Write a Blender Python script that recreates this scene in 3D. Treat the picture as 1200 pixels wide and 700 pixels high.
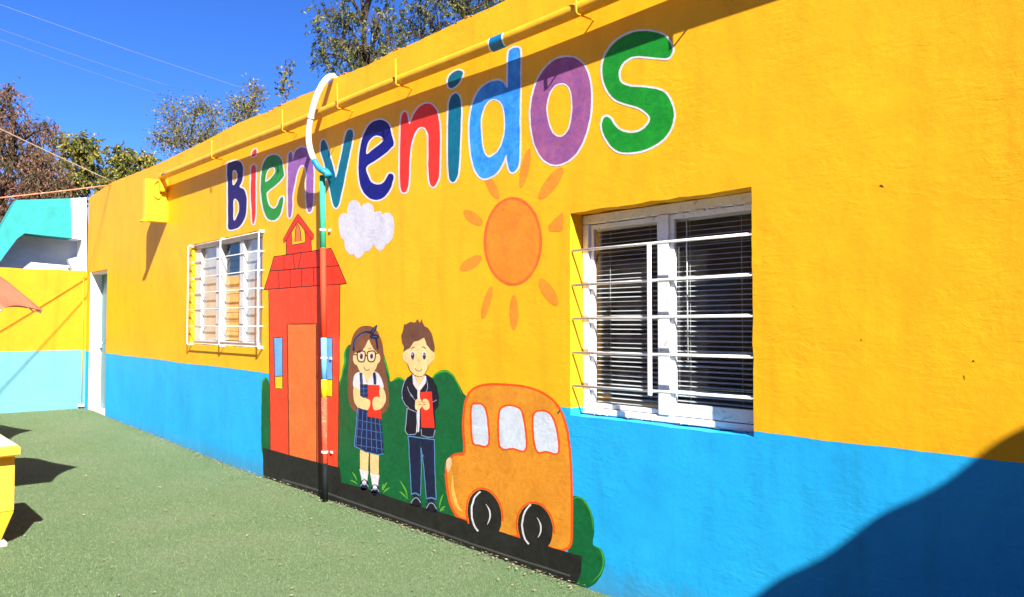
import bpy, math, random
import numpy as np
from mathutils import Vector, Matrix, noise
from mathutils.geometry import tessellate_polygon, delaunay_2d_cdt

for o in list(bpy.data.objects):
    bpy.data.objects.remove(o)
scene = bpy.context.scene
random.seed(7)
RNG = np.random.default_rng(11)

# ------------------------------------------------------------------ camera
F = 920.0                      # focal length in units of 1/1200 of the picture's width
PITCH = math.atan(31.0 / F)
YAW = math.atan(810.0 * math.cos(PITCH) / F)
CAM = Vector((0.0, -2.76, 1.25))
FWD = Vector((-math.cos(YAW) * math.cos(PITCH), math.sin(YAW) * math.cos(PITCH), math.sin(PITCH)))
RIGHT = Vector((math.sin(YAW), math.cos(YAW), 0.0))
UP = RIGHT.cross(FWD)
cd = bpy.data.cameras.new('camera')
cd.sensor_width = 36.0
cd.lens = 36.0 * F / 1200.0
cd.clip_start = 0.05
cd.clip_end = 2000.0
cam = bpy.data.objects.new('camera', cd)
scene.collection.objects.link(cam)
cam.matrix_world = Matrix((
    (RIGHT.x, UP.x, -FWD.x, CAM.x),
    (RIGHT.y, UP.y, -FWD.y, CAM.y),
    (RIGHT.z, UP.z, -FWD.z, CAM.z),
    (0, 0, 0, 1)))
scene.camera = cam

# ------------------------------------------------------------------ light
SUN_TO = Vector((-0.71, 0.255, -0.57)).normalized()      # direction the light travels
elev = math.asin(-SUN_TO.z)
world = bpy.data.worlds.new('World')
scene.world = world
world.use_nodes = True
wn = world.node_tree
for n in list(wn.nodes):
    wn.nodes.remove(n)
wo = wn.nodes.new('ShaderNodeOutputWorld')
wb = wn.nodes.new('ShaderNodeBackground')
sky = wn.nodes.new('ShaderNodeTexSky')
sky.sky_type = 'NISHITA'
sky.sun_disc = False
sky.sun_elevation = elev
sky.sun_rotation = math.atan2(-SUN_TO.x, -SUN_TO.y)
sky.altitude = 1500
sky.air_density = 0.8
sky.dust_density = 0.35
sky.ozone_density = 8.0
wb.inputs['Strength'].default_value = 0.080
hsv = wn.nodes.new('ShaderNodeHueSaturation')
hsv.inputs['Saturation'].default_value = 1.14
hsv.inputs['Hue'].default_value = 0.512
wn.links.new(sky.outputs[0], hsv.inputs['Color'])
wn.links.new(hsv.outputs[0], wb.inputs[0])
wn.links.new(wb.outputs[0], wo.inputs[0])

sd = bpy.data.lights.new('sun', 'SUN')
sd.energy = 5.0
sd.angle = math.radians(0.53)
sd.color = (1.0, 0.95, 0.86)
sun = bpy.data.objects.new('sun', sd)
scene.collection.objects.link(sun)
sun.location = (8, -8, 12)
sun.rotation_euler = SUN_TO.to_track_quat('-Z', 'Y').to_euler()

scene.view_settings.view_transform = 'Standard'
scene.view_settings.look = 'None'
scene.view_settings.gamma = 1.0
scene.view_settings.use_curve_mapping = False
scene.view_settings.exposure = 1.62

# ------------------------------------------------------------------ measuring helpers
def ray(px, py):
    return (FWD + RIGHT * ((px - 600.0) / F) - UP * ((py - 350.0) / F))
def W(px, py, y=0.0):                    # point of the long wall's plane (or a plane in front of it)
    d = ray(px, py)
    return CAM + d * ((y - CAM.y) / d.y)
def PX(px, py, x):                       # point of a plane across the courtyard
    d = ray(px, py)
    return CAM + d * ((x - CAM.x) / d.x)
def PZ(px, py, z):
    d = ray(px, py)
    return CAM + d * ((z - CAM.z) / d.z)
def PD(px, py, dep):
    return CAM + ray(px, py) * dep
def LD(lat, dep, z):                     # lateral / forward distances from the viewpoint, on the ground
    f = Vector((-math.cos(YAW), math.sin(YAW), 0))
    p = CAM + f * dep + RIGHT * lat
    return Vector((p.x, p.y, z))
def project(p):
    v = Vector(p) - CAM
    z = v.dot(FWD)
    return 600 + F * v.dot(RIGHT) / z, 350 - F * v.dot(UP) / z
def T(x0, y0, k, pts):
    return [(x0 + x / k, y0 + y / k) for x, y in pts]

# ------------------------------------------------------------------ object helpers
COL = scene.collection
def tag(o, label=None, cat=None, group=None, kind=None):
    if label: o['label'] = label
    if cat: o['category'] = cat
    if group: o['group'] = group
    if kind: o['kind'] = kind
    return o
def thing(name, label, cat, loc=(0, 0, 0), group=None):
    o = bpy.data.objects.new(name, None)
    o.empty_display_size = 0.1
    COL.objects.link(o)
    o.location = loc
    return tag(o, label, cat, group)
def origin_of(o):
    v = Vector((0, 0, 0))
    while o:
        v += o.location
        o = o.parent
    return v
def mesh(name, verts, faces, mat, parent=None, smooth=False, kind=None):
    base = origin_of(parent) if parent else Vector((0, 0, 0))
    me = bpy.data.meshes.new(name)
    me.from_pydata([(v[0] - base.x, v[1] - base.y, v[2] - base.z) for v in verts], [], faces)
    if mat: me.materials.append(mat)
    if smooth:
        me.polygons.foreach_set('use_smooth', [True] * len(me.polygons))
    me.update()
    o = bpy.data.objects.new(name, me)
    COL.objects.link(o)
    if parent: o.parent = parent
    if kind: o['kind'] = kind
    return o
def copy_tree(o, parent=None):
    c = o.copy()
    COL.objects.link(c)
    c.parent = parent
    for ch in list(o.children):
        copy_tree(ch, c)
    return c

class MB:
    def __init__(s):
        s.v = []; s.f = []
    def add(s, vs, fs):
        n = len(s.v)
        s.v += [tuple(v) for v in vs]
        s.f += [tuple(i + n for i in f) for f in fs]
        return s
    def box(s, a, b, bev=0.0):
        x0, y0, z0 = [min(a[i], b[i]) for i in range(3)]
        x1, y1, z1 = [max(a[i], b[i]) for i in range(3)]
        if bev <= 0:
            return s.add([(x0,y0,z0),(x1,y0,z0),(x1,y1,z0),(x0,y1,z0),(x0,y0,z1),(x1,y0,z1),(x1,y1,z1),(x0,y1,z1)],
                  [(0,3,2,1),(4,5,6,7),(0,1,5,4),(1,2,6,5),(2,3,7,6),(3,0,4,7)])
        e = bev
        vs = []
        for z, i in ((z0, e), (z0 + e, 0), (z1 - e, 0), (z1, e)):
            vs += [(x0+i+e*0, y0+i, z), (x1-i, y0+i, z), (x1-i, y1-i, z), (x0+i, y1-i, z)]
        fs = [(3,2,1,0), (12,13,14,15)]
        for r in range(3):
            for k in range(4):
                fs.append((r*4+k, r*4+(k+1)%4, r*4+4+(k+1)%4, r*4+4+k))
        return s.add(vs, fs)
    def tube(s, pts, r, n=8, caps=True):
        pts = [Vector(p) for p in pts]
        rs = r if isinstance(r, (list, tuple)) else [r] * len(pts)
        rings = []
        ref = None
        for i, p in enumerate(pts):
            d = (pts[min(i+1, len(pts)-1)] - pts[max(i-1, 0)])
            if d.length < 1e-9: d = Vector((0,0,1))
            d.normalize()
            if ref is None:
                ref = Vector((0,0,1)) if abs(d.z) < 0.9 else Vector((0,1,0))
            a = ref - d * ref.dot(d)
            if a.length < 1e-5:
                a = Vector((1,0,0)) - d * d.x
            a.normalize()
            b = d.cross(a)
            ref = a
            rings.append([p + (a*math.cos(t) + b*math.sin(t)) * rs[i] for t in [2*math.pi*k/n for k in range(n)]])
        vs = [v for rg in rings for v in rg]
        fs = []
        for i in range(len(pts) - 1):
            for k in range(n):
                fs.append((i*n+k, i*n+(k+1) % n, (i+1)*n+(k+1) % n, (i+1)*n+k))
        if caps:
            fs.append(tuple(range(n-1, -1, -1)))
            fs.append(tuple((len(pts)-1)*n+k for k in range(n)))
        return s.add(vs, fs)
    def build(s, name, mat, parent=None, smooth=False, kind=None):
        return mesh(name, s.v, s.f, mat, parent, smooth, kind)

def box(name, a, b, mat, parent=None, bev=0.0):
    return MB().box(a, b, bev).build(name, mat, parent)
def tube(name, pts, r, mat, parent=None, n=10):
    return MB().tube(pts, r, n).build(name, mat, parent, smooth=True)
def crom(pts, sub=5, closed=False):
    pts = [Vector(p) for p in pts]
    n = len(pts)
    out = []
    for i in range(n if closed else n - 1):
        if closed:
            p0, p1, p2, p3 = pts[i-1], pts[i], pts[(i+1) % n], pts[(i+2) % n]
        else:
            p0, p1, p2, p3 = pts[max(i-1,0)], pts[i], pts[i+1], pts[min(i+2,n-1)]
        for k in range(sub):
            t = k / sub
            out.append(0.5*((2*p1) + (p2-p0)*t + (2*p0-5*p1+4*p2-p3)*t*t + (3*p1-p0-3*p2+p3)*t**3))
    if not closed: out.append(pts[-1])
    return out

# ------------------------------------------------------------------ materials
def lin(c):
    c = c / 255.0
    return c / 12.92 if c <= 0.04045 else ((c + 0.055) / 1.055) ** 2.4
def rgb(r, g, b, k=1.0):
    return (lin(r)*k, lin(g)*k, lin(b)*k, 1.0)

def base_mat(name, rough=0.7, spec=0.3):
    m = bpy.data.materials.new(name)
    m.use_nodes = True
    nt = m.node_tree
    b = nt.nodes['Principled BSDF']
    b.inputs['Roughness'].default_value = rough
    b.inputs['Specular IOR Level'].default_value = spec
    return m, nt, b
def N(nt, t, **kw):
    n = nt.nodes.new(t)
    for k, v in kw.items(): setattr(n, k, v)
    return n
def math_node(nt, op, a, b=None, c=None):
    n = N(nt, 'ShaderNodeMath', operation=op)
    for i, v in enumerate((a, b, c)):
        if v is None: continue
        if isinstance(v, (int, float)): n.inputs[i].default_value = v
        else: nt.links.new(v, n.inputs[i])
    return n.outputs[0]
def noise_tex(nt, vec, scale, detail=4, rough=0.55, dist=0.0):
    n = N(nt, 'ShaderNodeTexNoise')
    n.inputs['Scale'].default_value = scale
    n.inputs['Detail'].default_value = detail
    n.inputs['Roughness'].default_value = rough
    n.inputs['Distortion'].default_value = dist
    if vec is not None: nt.links.new(vec, n.inputs['Vector'])
    return n.outputs['Fac']
def ramp(nt, fac, a, b, ca=(0,0,0,1), cb=(1,1,1,1)):
    r = N(nt, 'ShaderNodeValToRGB')
    r.color_ramp.elements[0].position = a
    r.color_ramp.elements[0].color = ca
    r.color_ramp.elements[1].position = b
    r.color_ramp.elements[1].color = cb
    nt.links.new(fac, r.inputs[0])
    return r.outputs[0]
def mix(nt, fac, a, b, mode='MIX'):
    m = N(nt, 'ShaderNodeMix', data_type='RGBA', blend_type=mode)
    for sock, v in ((m.inputs[0], fac), (m.inputs[6], a), (m.inputs[7], b)):
        if isinstance(v, (int, float)): sock.default_value = v
        elif isinstance(v, tuple): sock.default_value = v
        else: nt.links.new(v, sock)
    return m.outputs[2]

def stucco_group():
    g = bpy.data.node_groups.new('stucco', 'ShaderNodeTree')
    g.interface.new_socket('Normal', in_out='OUTPUT', socket_type='NodeSocketVector')
    g.interface.new_socket('Mottle', in_out='OUTPUT', socket_type='NodeSocketFloat')
    out = N(g, 'NodeGroupOutput')
    geo = N(g, 'ShaderNodeNewGeometry')
    pos = geo.outputs['Position']
    big = noise_tex(g, pos, 1.3, 3, 0.5)
    mid = noise_tex(g, pos, 7.0, 4, 0.55, 0.4)
    fine = noise_tex(g, pos, 42.0, 4, 0.6, 0.3)
    grit = noise_tex(g, pos, 170.0, 3, 0.6)
    # trowel marks: stretched noise
    mp = N(g, 'ShaderNodeMapping')
    mp.inputs['Scale'].default_value = (9.0, 9.0, 24.0)
    mp.inputs['Rotation'].default_value = (0.0, 0.5, 0.0)
    g.links.new(pos, mp.inputs['Vector'])
    trow = noise_tex(g, mp.outputs[0], 1.0, 4, 0.6, 1.2)
    patch = ramp(g, noise_tex(g, pos, 2.1, 2, 0.5), 0.38, 0.66)
    def B(h, dist, strength, nrm=None):
        b = N(g, 'ShaderNodeBump')
        b.inputs['Strength'].default_value = 1.0
        b.inputs['Distance'].default_value = dist
        if isinstance(strength, float): b.inputs['Strength'].default_value = strength
        else: g.links.new(strength, b.inputs['Strength'])
        g.links.new(h, b.inputs['Height'])
        if nrm is not None: g.links.new(nrm, b.inputs['Normal'])
        return b.outputs[0]
    n = B(big, 0.015, 1.0)
    n = B(mid, 0.0028, 0.7, n)
    n = B(trow, 0.0022, math_node(g, 'MULTIPLY_ADD', patch, 0.85, 0.15), n)
    n = B(fine, 0.0011, math_node(g, 'MULTIPLY_ADD', patch, 0.6, 0.4), n)
    n = B(grit, 0.00045, 0.8, n)
    g.links.new(n, out.inputs['Normal'])
    mo = math_node(g, 'ADD', math_node(g, 'MULTIPLY', mid, 0.5), math_node(g, 'MULTIPLY', fine, 0.5))
    g.links.new(mo, out.inputs['Mottle'])
    return g
STUCCO = stucco_group()

def paint(name, c, var=0.16, rough=0.62, brush=0.0, c2=None):
    """Masonry paint on the rendered wall: shares the wall's relief."""
    m, nt, b = base_mat(name, rough, 0.25)
    g = N(nt, 'ShaderNodeGroup', node_tree=STUCCO)
    nt.links.new(g.outputs['Normal'], b.inputs['Normal'])
    col = c
    geo = N(nt, 'ShaderNodeNewGeometry')
    if c2:
        f = ramp(nt, noise_tex(nt, geo.outputs['Position'], 14.0, 5, 0.7, 1.0), 0.35, 0.68)
        col = mix(nt, f, c, c2)
    if var:
        lo = 1 - var; hi = 1 + var * 0.6
        v = ramp(nt, g.outputs['Mottle'], 0.3, 0.7, (lo, lo, lo, 1), (hi, hi, hi, 1))
        col = mix(nt, 1.0, col, v, 'MULTIPLY')
    if isinstance(col, tuple): b.inputs['Base Color'].default_value = col
    else: nt.links.new(col, b.inputs['Base Color'])
    return m

YEL = (0.84, 0.43, 0.008, 1)
YEL2 = (0.81, 0.395, 0.007, 1)
BLU = (0.010, 0.36, 0.80, 1)
BLU2 = (0.016, 0.405, 0.84, 1)
def wall_paint(name, z0, slope, xref, YEL=YEL, YEL2=YEL2, BLU=BLU, BLU2=BLU2):
    """Two-colour wall paint: blue dado below a hand-painted line, yellow above."""
    m, nt, b = base_mat(name, 0.6, 0.25)
    g = N(nt, 'ShaderNodeGroup', node_tree=STUCCO)
    nt.links.new(g.outputs['Normal'], b.inputs['Normal'])
    geo = N(nt, 'ShaderNodeNewGeometry')
    pos = geo.outputs['Position']
    sep = N(nt, 'ShaderNodeSeparateXYZ')
    nt.links.new(pos, sep.inputs[0])
    wob = noise_tex(nt, pos, 9.0, 3, 0.6)
    wob2 = noise_tex(nt, pos, 0.8, 2, 0.5)
    h = math_node(nt, 'ADD', z0, math_node(nt, 'MULTIPLY', math_node(nt, 'ADD', sep.outputs['X'], xref), slope))
    h = math_node(nt, 'ADD', h, math_node(nt, 'MULTIPLY', math_node(nt, 'SUBTRACT', wob, 0.5), 0.010))
    h = math_node(nt, 'ADD', h, math_node(nt, 'MULTIPLY', math_node(nt, 'SUBTRACT', wob2, 0.5), 0.03))
    up = math_node(nt, 'GREATER_THAN', sep.outputs['Z'], h)
    cloud = ramp(nt, noise_tex(nt, pos, 1.7, 5, 0.6, 0.6), 0.35, 0.7)
    y = mix(nt, cloud, YEL, YEL2)
    bl = mix(nt, cloud, BLU, BLU2)
    col = mix(nt, up, bl, y)
    v = ramp(nt, g.outputs['Mottle'], 0.3, 0.7, (0.90, 0.89, 0.86, 1), (1.04, 1.04, 1.03, 1))
    col = mix(nt, 1.0, col, v, 'MULTIPLY')
    # faint rain streaks and small chips in the paint
    mp = N(nt, 'ShaderNodeMapping')
    mp.inputs['Scale'].default_value = (7.0, 7.0, 0.7)
    nt.links.new(pos, mp.inputs['Vector'])
    st_ = ramp(nt, noise_tex(nt, mp.outputs[0], 1.0, 4, 0.6, 0.3), 0.52, 0.78)
    col = mix(nt, math_node(nt, 'MULTIPLY', st_, 0.22), col, (0.50, 0.30, 0.06, 1), 'MULTIPLY')
    chip = ramp(nt, noise_tex(nt, pos, 9.0, 6, 0.75, 0.3), 0.755, 0.775)
    col = mix(nt, math_node(nt, 'MULTIPLY', chip, 0.7), col, (0.30, 0.22, 0.12, 1))
    # splash dirt near the ground
    hz = ramp(nt, math_node(nt, 'ADD', sep.outputs['Z'], math_node(nt, 'MULTIPLY', noise_tex(nt, pos, 11.0, 4, 0.7), 0.16)), 0.07, 0.24, (1,1,1,1), (0,0,0,1))
    col = mix(nt, math_node(nt, 'MULTIPLY', hz, 0.42), col, (0.10, 0.11, 0.09, 1))
    nt.links.new(col, b.inputs['Base Color'])
    return m
def simple(name, c, rough=0.5, spec=0.4, var=0.12, scale=18.0, bump=0.0, bscale=60.0, metal=0.0, dirt=None):
    m, nt, b = base_mat(name, rough, spec)
    b.inputs['Metallic'].default_value = metal
    geo = N(nt, 'ShaderNodeNewGeometry')
    f = noise_tex(nt, geo.outputs['Position'], scale, 5, 0.62, 0.4)
    lo = 1 - var; hi = 1 + var * 0.5
    col = mix(nt, 1.0, c, ramp(nt, f, 0.3, 0.7, (lo, lo, lo, 1), (hi, hi, hi, 1)), 'MULTIPLY')
    if dirt:
        d = ramp(nt, noise_tex(nt, geo.outputs['Position'], scale * 2.3, 6, 0.7, 0.8), 0.56, 0.7)
        col = mix(nt, d, col, dirt)
    nt.links.new(col, b.inputs['Base Color'])
    if bump:
        bp = N(nt, 'ShaderNodeBump')
        bp.inputs['Distance'].default_value = bump
        nt.links.new(noise_tex(nt, geo.outputs['Position'], bscale, 4, 0.6), bp.inputs['Height'])
        nt.links.new(bp.outputs[0], b.inputs['Normal'])
    return m
def leaf_mat(name, c1, c2, c3=None):
    m = bpy.data.materials.new(name)
    m.use_nodes = True
    nt = m.node_tree
    b = nt.nodes['Principled BSDF']
    b.inputs['Roughness'].default_value = 0.5
    b.inputs['Specular IOR Level'].default_value = 0.3
    geo = N(nt, 'ShaderNodeNewGeometry')
    col = mix(nt, ramp(nt, noise_tex(nt, geo.outputs['Position'], 1.6, 3, 0.6), 0.35, 0.65), c1, c2)
    rnd = geo.outputs['Random Per Island']
    if c3:
        col = mix(nt, ramp(nt, rnd, 0.62, 0.85), col, c3)
    v = ramp(nt, rnd, 0.0, 1.0, (0.7, 0.7, 0.7, 1), (1.25, 1.25, 1.25, 1))
    col = mix(nt, 1.0, col, v, 'MULTIPLY')
    nt.links.new(col, b.inputs['Base Color'])
    tr = N(nt, 'ShaderNodeBsdfTranslucent')
    nt.links.new(col, tr.inputs[0])
    mx = N(nt, 'ShaderNodeMixShader')
    mx.inputs[0].default_value = 0.35
    nt.links.new(b.outputs[0], mx.inputs[1])
    nt.links.new(tr.outputs[0], mx.inputs[2])
    nt.links.new(mx.outputs[0], nt.nodes['Material Output'].inputs[0])
    return m
def glass_mat():
    m = bpy.data.materials.new('window_glass')
    m.use_nodes = True
    nt = m.node_tree
    nt.nodes.remove(nt.nodes['Principled BSDF'])
    tr = N(nt, 'ShaderNodeBsdfTransparent')
    tr.inputs[0].default_value = (0.93, 0.96, 0.96, 1)
    gl = N(nt, 'ShaderNodeBsdfGlossy')
    gl.inputs['Roughness'].default_value = 0.01
    gn = N(nt, 'ShaderNodeNewGeometry')      # a thin sheet reflects alike from both sides
    dt = N(nt, 'ShaderNodeVectorMath', operation='DOT_PRODUCT')
    nt.links.new(gn.outputs['Incoming'], dt.inputs[0])
    nt.links.new(gn.outputs['True Normal'], dt.inputs[1])
    inv = math_node(nt, 'SUBTRACT', 1.0, math_node(nt, 'ABSOLUTE', dt.outputs['Value']))
    refl = math_node(nt, 'MULTIPLY_ADD', math_node(nt, 'POWER', inv, 5.0), 0.92, 0.07)
    df = N(nt, 'ShaderNodeBsdfDiffuse')
    df.inputs[0].default_value = (0.6, 0.6, 0.58, 1)
    geo = N(nt, 'ShaderNodeNewGeometry')
    mx = N(nt, 'ShaderNodeMixShader')
    nt.links.new(refl, mx.inputs[0])
    nt.links.new(tr.outputs[0], mx.inputs[1])
    nt.links.new(gl.outputs[0], mx.inputs[2])
    m2 = N(nt, 'ShaderNodeMixShader')       # a thin film of dust
    d = ramp(nt, noise_tex(nt, geo.outputs['Position'], 9.0, 5, 0.7, 0.5), 0.4, 0.8, (0.01,0.01,0.01,1), (0.05,0.05,0.05,1))
    nt.links.new(d, m2.inputs[0])
    nt.links.new(mx.outputs[0], m2.inputs[1])
    nt.links.new(df.outputs[0], m2.inputs[2])
    nt.links.new(m2.outputs[0], nt.nodes['Material Output'].inputs[0])
    return m

M = {}
M['wall'] = wall_paint('wall_paint', 0.832, -0.0052, 1.0)
M['court'] = wall_paint('court_wall_sun_tone', 0.905, 0.0, 0.0, (0.60, 0.25, 0.004, 1), (0.57, 0.23, 0.004, 1), (0.10, 0.27, 0.34, 1), (0.11, 0.29, 0.36, 1))  # same wall colours, darkened and paled: strong sun's tone is put into them
M['yellow'] = simple('yellow_gloss_paint', (0.78, 0.375, 0.010, 1), 0.5, 0.3, 0.16, 9, 0.0016, 45)
M['yellow_box'] = simple('yellow_box_paint', (0.82, 0.52, 0.008, 1), 0.5, 0.3, 0.06, 9, 0.0008, 60)
M['white_metal'] = simple('white_enamel', (0.80, 0.80, 0.80, 1), 0.38, 0.45, 0.10, 30, 0.0004, 120, dirt=(0.42, 0.36, 0.28, 1))
M['alu'] = simple('aluminium_frame', (0.62, 0.64, 0.68, 1), 0.4, 0.5, 0.12, 16, 0.0003, 120, dirt=(0.5, 0.46, 0.4, 1))
M['sash'] = simple('white_sash', (0.74, 0.76, 0.80, 1), 0.42, 0.45, 0.10, 16, 0.0003, 120, dirt=(0.45, 0.40, 0.34, 1))
M['sash_small'] = simple('grey_white_sash', (0.50, 0.51, 0.53, 1), 0.45, 0.4, 0.14, 16, 0.0003, 120, dirt=(0.36, 0.32, 0.27, 1))
M['putty'] = simple('putty', (0.62, 0.60, 0.56, 1), 0.9, 0.1, 0.25, 40, 0.003, 60)
M['blind'] = simple('blind_slat', (0.60, 0.62, 0.66, 1), 0.45, 0.4, 0.05)
M['cord'] = simple('blind_cord', (0.7, 0.7, 0.68, 1), 0.8, 0.2, 0.05)
M['glass'] = glass_mat()
M['white_flex'] = simple('white_flexible_tube', (0.80, 0.80, 0.80, 1), 0.5, 0.4, 0.08, 14, 0.0005, 80)
M['inner'] = simple('room_plaster', (0.30, 0.29, 0.27, 1), 0.9, 0.1, 0.1, 4)
M['roofing'] = simple('roof_screed', (0.30, 0.27, 0.24, 1), 0.95, 0.1, 0.25, 3, 0.004, 20)
M['bark'] = simple('bark', (0.075, 0.055, 0.04, 1), 0.95, 0.1, 0.35, 14, 0.01, 30)
M['twig'] = simple('pale_twig', (0.13, 0.105, 0.08, 1), 0.9, 0.1, 0.3, 14)
M['chip'] = simple('bare_chip', (0.10, 0.055, 0.02, 1), 0.9, 0.1, 0.2, 40)
M['dirt'] = simple('dry_ground', (0.20, 0.16, 0.11, 1), 0.95, 0.1, 0.3, 0.8, 0.01, 6)

# ------------------------------------------------------------------ ground
def turf_mat():
    m, nt, b = base_mat('artificial_turf', 0.85, 0.15)
    geo = N(nt, 'ShaderNodeNewGeometry')
    pos = geo.outputs['Position']
    fine = noise_tex(nt, pos, 260.0, 3, 0.7)
    mid = noise_tex(nt, pos, 30.0, 5, 0.65, 0.5)
    big = noise_tex(nt, pos, 1.1, 4, 0.6, 0.4)
    col = mix(nt, ramp(nt, fine, 0.36, 0.66), (0.064, 0.117, 0.049, 1), (0.142, 0.204, 0.098, 1))
    col = mix(nt, math_node(nt, 'MULTIPLY', ramp(nt, big, 0.40, 0.66), 0.75), col, (0.14, 0.182, 0.10, 1))
    col = mix(nt, math_node(nt, 'MULTIPLY', ramp(nt, mid, 0.52, 0.78), 0.5), col, (0.155, 0.175, 0.10, 1))
    nt.links.new(col, b.inputs['Base Color'])
    bp = N(nt, 'ShaderNodeBump')
    bp.inputs['Distance'].default_value = 0.006
    nt.links.new(fine, bp.inputs['Height'])
    bp2 = N(nt, 'ShaderNodeBump')
    bp2.inputs['Distance'].default_value = 0.012
    nt.links.new(mid, bp2.inputs['Height'])
    nt.links.new(bp.outputs[0], bp2.inputs['Normal'])
    nt.links.new(bp2.outputs[0], b.inputs['Normal'])
    return m
M['turf'] = turf_mat()
def ground_z(x, y):
    base = 0.10 * max(0.0, min(1.0, (-x - 6.5) / 5.0)) ** 1.3
    return base + 0.012 * noise.noise(Vector((x * 0.7, y * 0.7, 1.3)))
XFAR = -12.06
# courtyard floor as one gently uneven sheet
gx = np.linspace(-12.2, 5.5, 120); gy = np.linspace(-9.0, 0.12, 70)
vs = [(x, y, ground_z(x, y)) for y in gy for x in gx]
fs = [(j*120+i, j*120+i+1, (j+1)*120+i+1, (j+1)*120+i) for j in range(69) for i in range(119)]
tag(mesh('ground', vs, fs, M['turf'], smooth=True), 'green artificial turf covering the courtyard floor', 'turf', kind='structure')
t = mesh('terrain', [(-600,-600,-0.12),(600,-600,-0.12),(600,600,-0.12),(-600,600,-0.12)], [(0,1,2,3)], M['dirt'])
tag(t, 'dry bare earth around the school', 'ground', kind='structure')

tag(mesh('bounce_paving', [(-12.2,-9.0,0.075),(5.5,-9.0,0.05),(5.5,-3.0,0.05),(-12.2,-3.0,0.155)], [(0,1,2,3)], simple('tan_bounce_concrete', (0.52, 0.40, 0.26, 1), 0.9, 0.1, 0.2, 1.5, 0.004, 15)), 'tan paving added out of view beyond the turf for warm bounce light', 'bounce_paving', kind='structure')  # unseen surface added to bounce warm light onto the wall

# ------------------------------------------------------------------ main building
roof_px = [(100,234),(131,214),(149.4,206.6),(170,198.5),(188,191),(214,178),(235,168),(255,157.5),(276,146),(296.7,137),(309.6,133),
           (338,118.8),(371.6,104.5),(397,89.5),(430,77),(458,61.8),(490.7,47.8),(523,32.7),(546.7,21),(574.6,9.3),(593,0.5)]
RX = 4.5
top = [W(*p) for p in roof_px]
XL = XFAR
bld = thing('school_building', 'long yellow school building with a sky blue painted base band', 'building', (-4.0, 2.0, 0.0))
BO = bld.location
top_line = [(XL, top[0].z)] + [(p.x, p.z) for p in top if p.x > XL + 0.05]
xx = top_line[-1][0]
while xx < RX - 0.3:
    xx += 0.3
    top_line.append((xx, 3.005 + 0.012 * noise.noise(Vector((xx * 1.7, 0, 5)))))
top_line.append((RX, 3.0))
dense = []
for (x0, z0), (x1, z1) in zip(top_line[:-1], top_line[1:]):
    n = max(1, int((x1 - x0) / 0.06))
    for k in range(n):
        t_ = k / n
        x = x0 + (x1 - x0) * t_
        dense.append((x, z0 + (z1 - z0) * t_ + 0.009 * noise.noise(Vector((x * 9, 0, 2))) + 0.005 * noise.noise(Vector((x * 31, 0, 3)))))
dense.append(top_line[-1])
top_line = dense
# openings (measured on the wall's face)
def opening(pl, pr, ytl, ytr, ybl, ybr):
    a = W(pl, ytl); b_ = W(pr, ytr); c = W(pr, ybr); d = W(pl, ybl)
    return a, b_, c, d
bw = opening(668, 880.5, 250.5, 219, 487.5, 511)
BWX0, BWX1 = bw[0].x, bw[1].x
BWZ1 = (bw[0].z + bw[1].z) / 2; BWZ0 = (bw[2].z + bw[3].z) / 2
sw = opening(225.0, 308.0, 288, 268.5, 404, 408.5)
SWX0, SWX1 = sw[0].x, sw[1].x
SWZ1 = (sw[0].z + sw[1].z) / 2; SWZ0 = (sw[2].z + sw[3].z) / 2
dr = opening(106.5, 125.8, 317, 318, 485, 487)
DX0, DX1 = dr[0].x, dr[1].x
DZ1 = (dr[0].z + dr[1].z) / 2
print('big window', BWX0, BWX1, BWZ0, BWZ1, 'small', SWX0, SWX1, SWZ0, SWZ1, 'door', DX0, DX1, DZ1)
def rough_rect(x0, x1, z0, z1, amp=0.006, step=0.05):
    pts = []
    cs = [(x0, z0), (x1, z0), (x1, z1), (x0, z1)]
    for i in range(4):
        a = cs[i]; b_ = cs[(i+1) % 4]
        L = math.hypot(b_[0]-a[0], b_[1]-a[1])
        n = max(2, int(L / step))
        for k in range(n):
            t_ = k / n
            x = a[0] + (b_[0]-a[0]) * t_; z = a[1] + (b_[1]-a[1]) * t_
            w_ = 0.0 if k == 0 else 1.0
            pts.append((x + w_*amp*noise.noise(Vector((x*13, z*13, 1))), z + w_*amp*noise.noise(Vector((x*13, z*13, 7)))))
    return pts
ZB = -0.15
holes = [rough_rect(BWX0, BWX1, BWZ0, BWZ1), rough_rect(SWX0, SWX1, SWZ0, SWZ1), rough_rect(DX0, DX1, ZB + 0.02, DZ1, 0.004)]
outer = [(XL, ZB), (RX, ZB)] + [p for p in reversed(top_line)]
def winding(px, py, loop):
    w_ = np.zeros(len(px), int)
    a = np.array(loop); b_ = np.roll(a, -1, 0)
    for (x0, y0), (x1, y1) in zip(a, b_):
        cr = (x1-x0)*(py-y0) - (px-x0)*(y1-y0)
        w_ += ((y0 <= py) & (y1 > py) & (cr > 0)).astype(int)
        w_ -= ((y0 > py) & (y1 <= py) & (cr < 0)).astype(int)
    return w_
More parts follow.
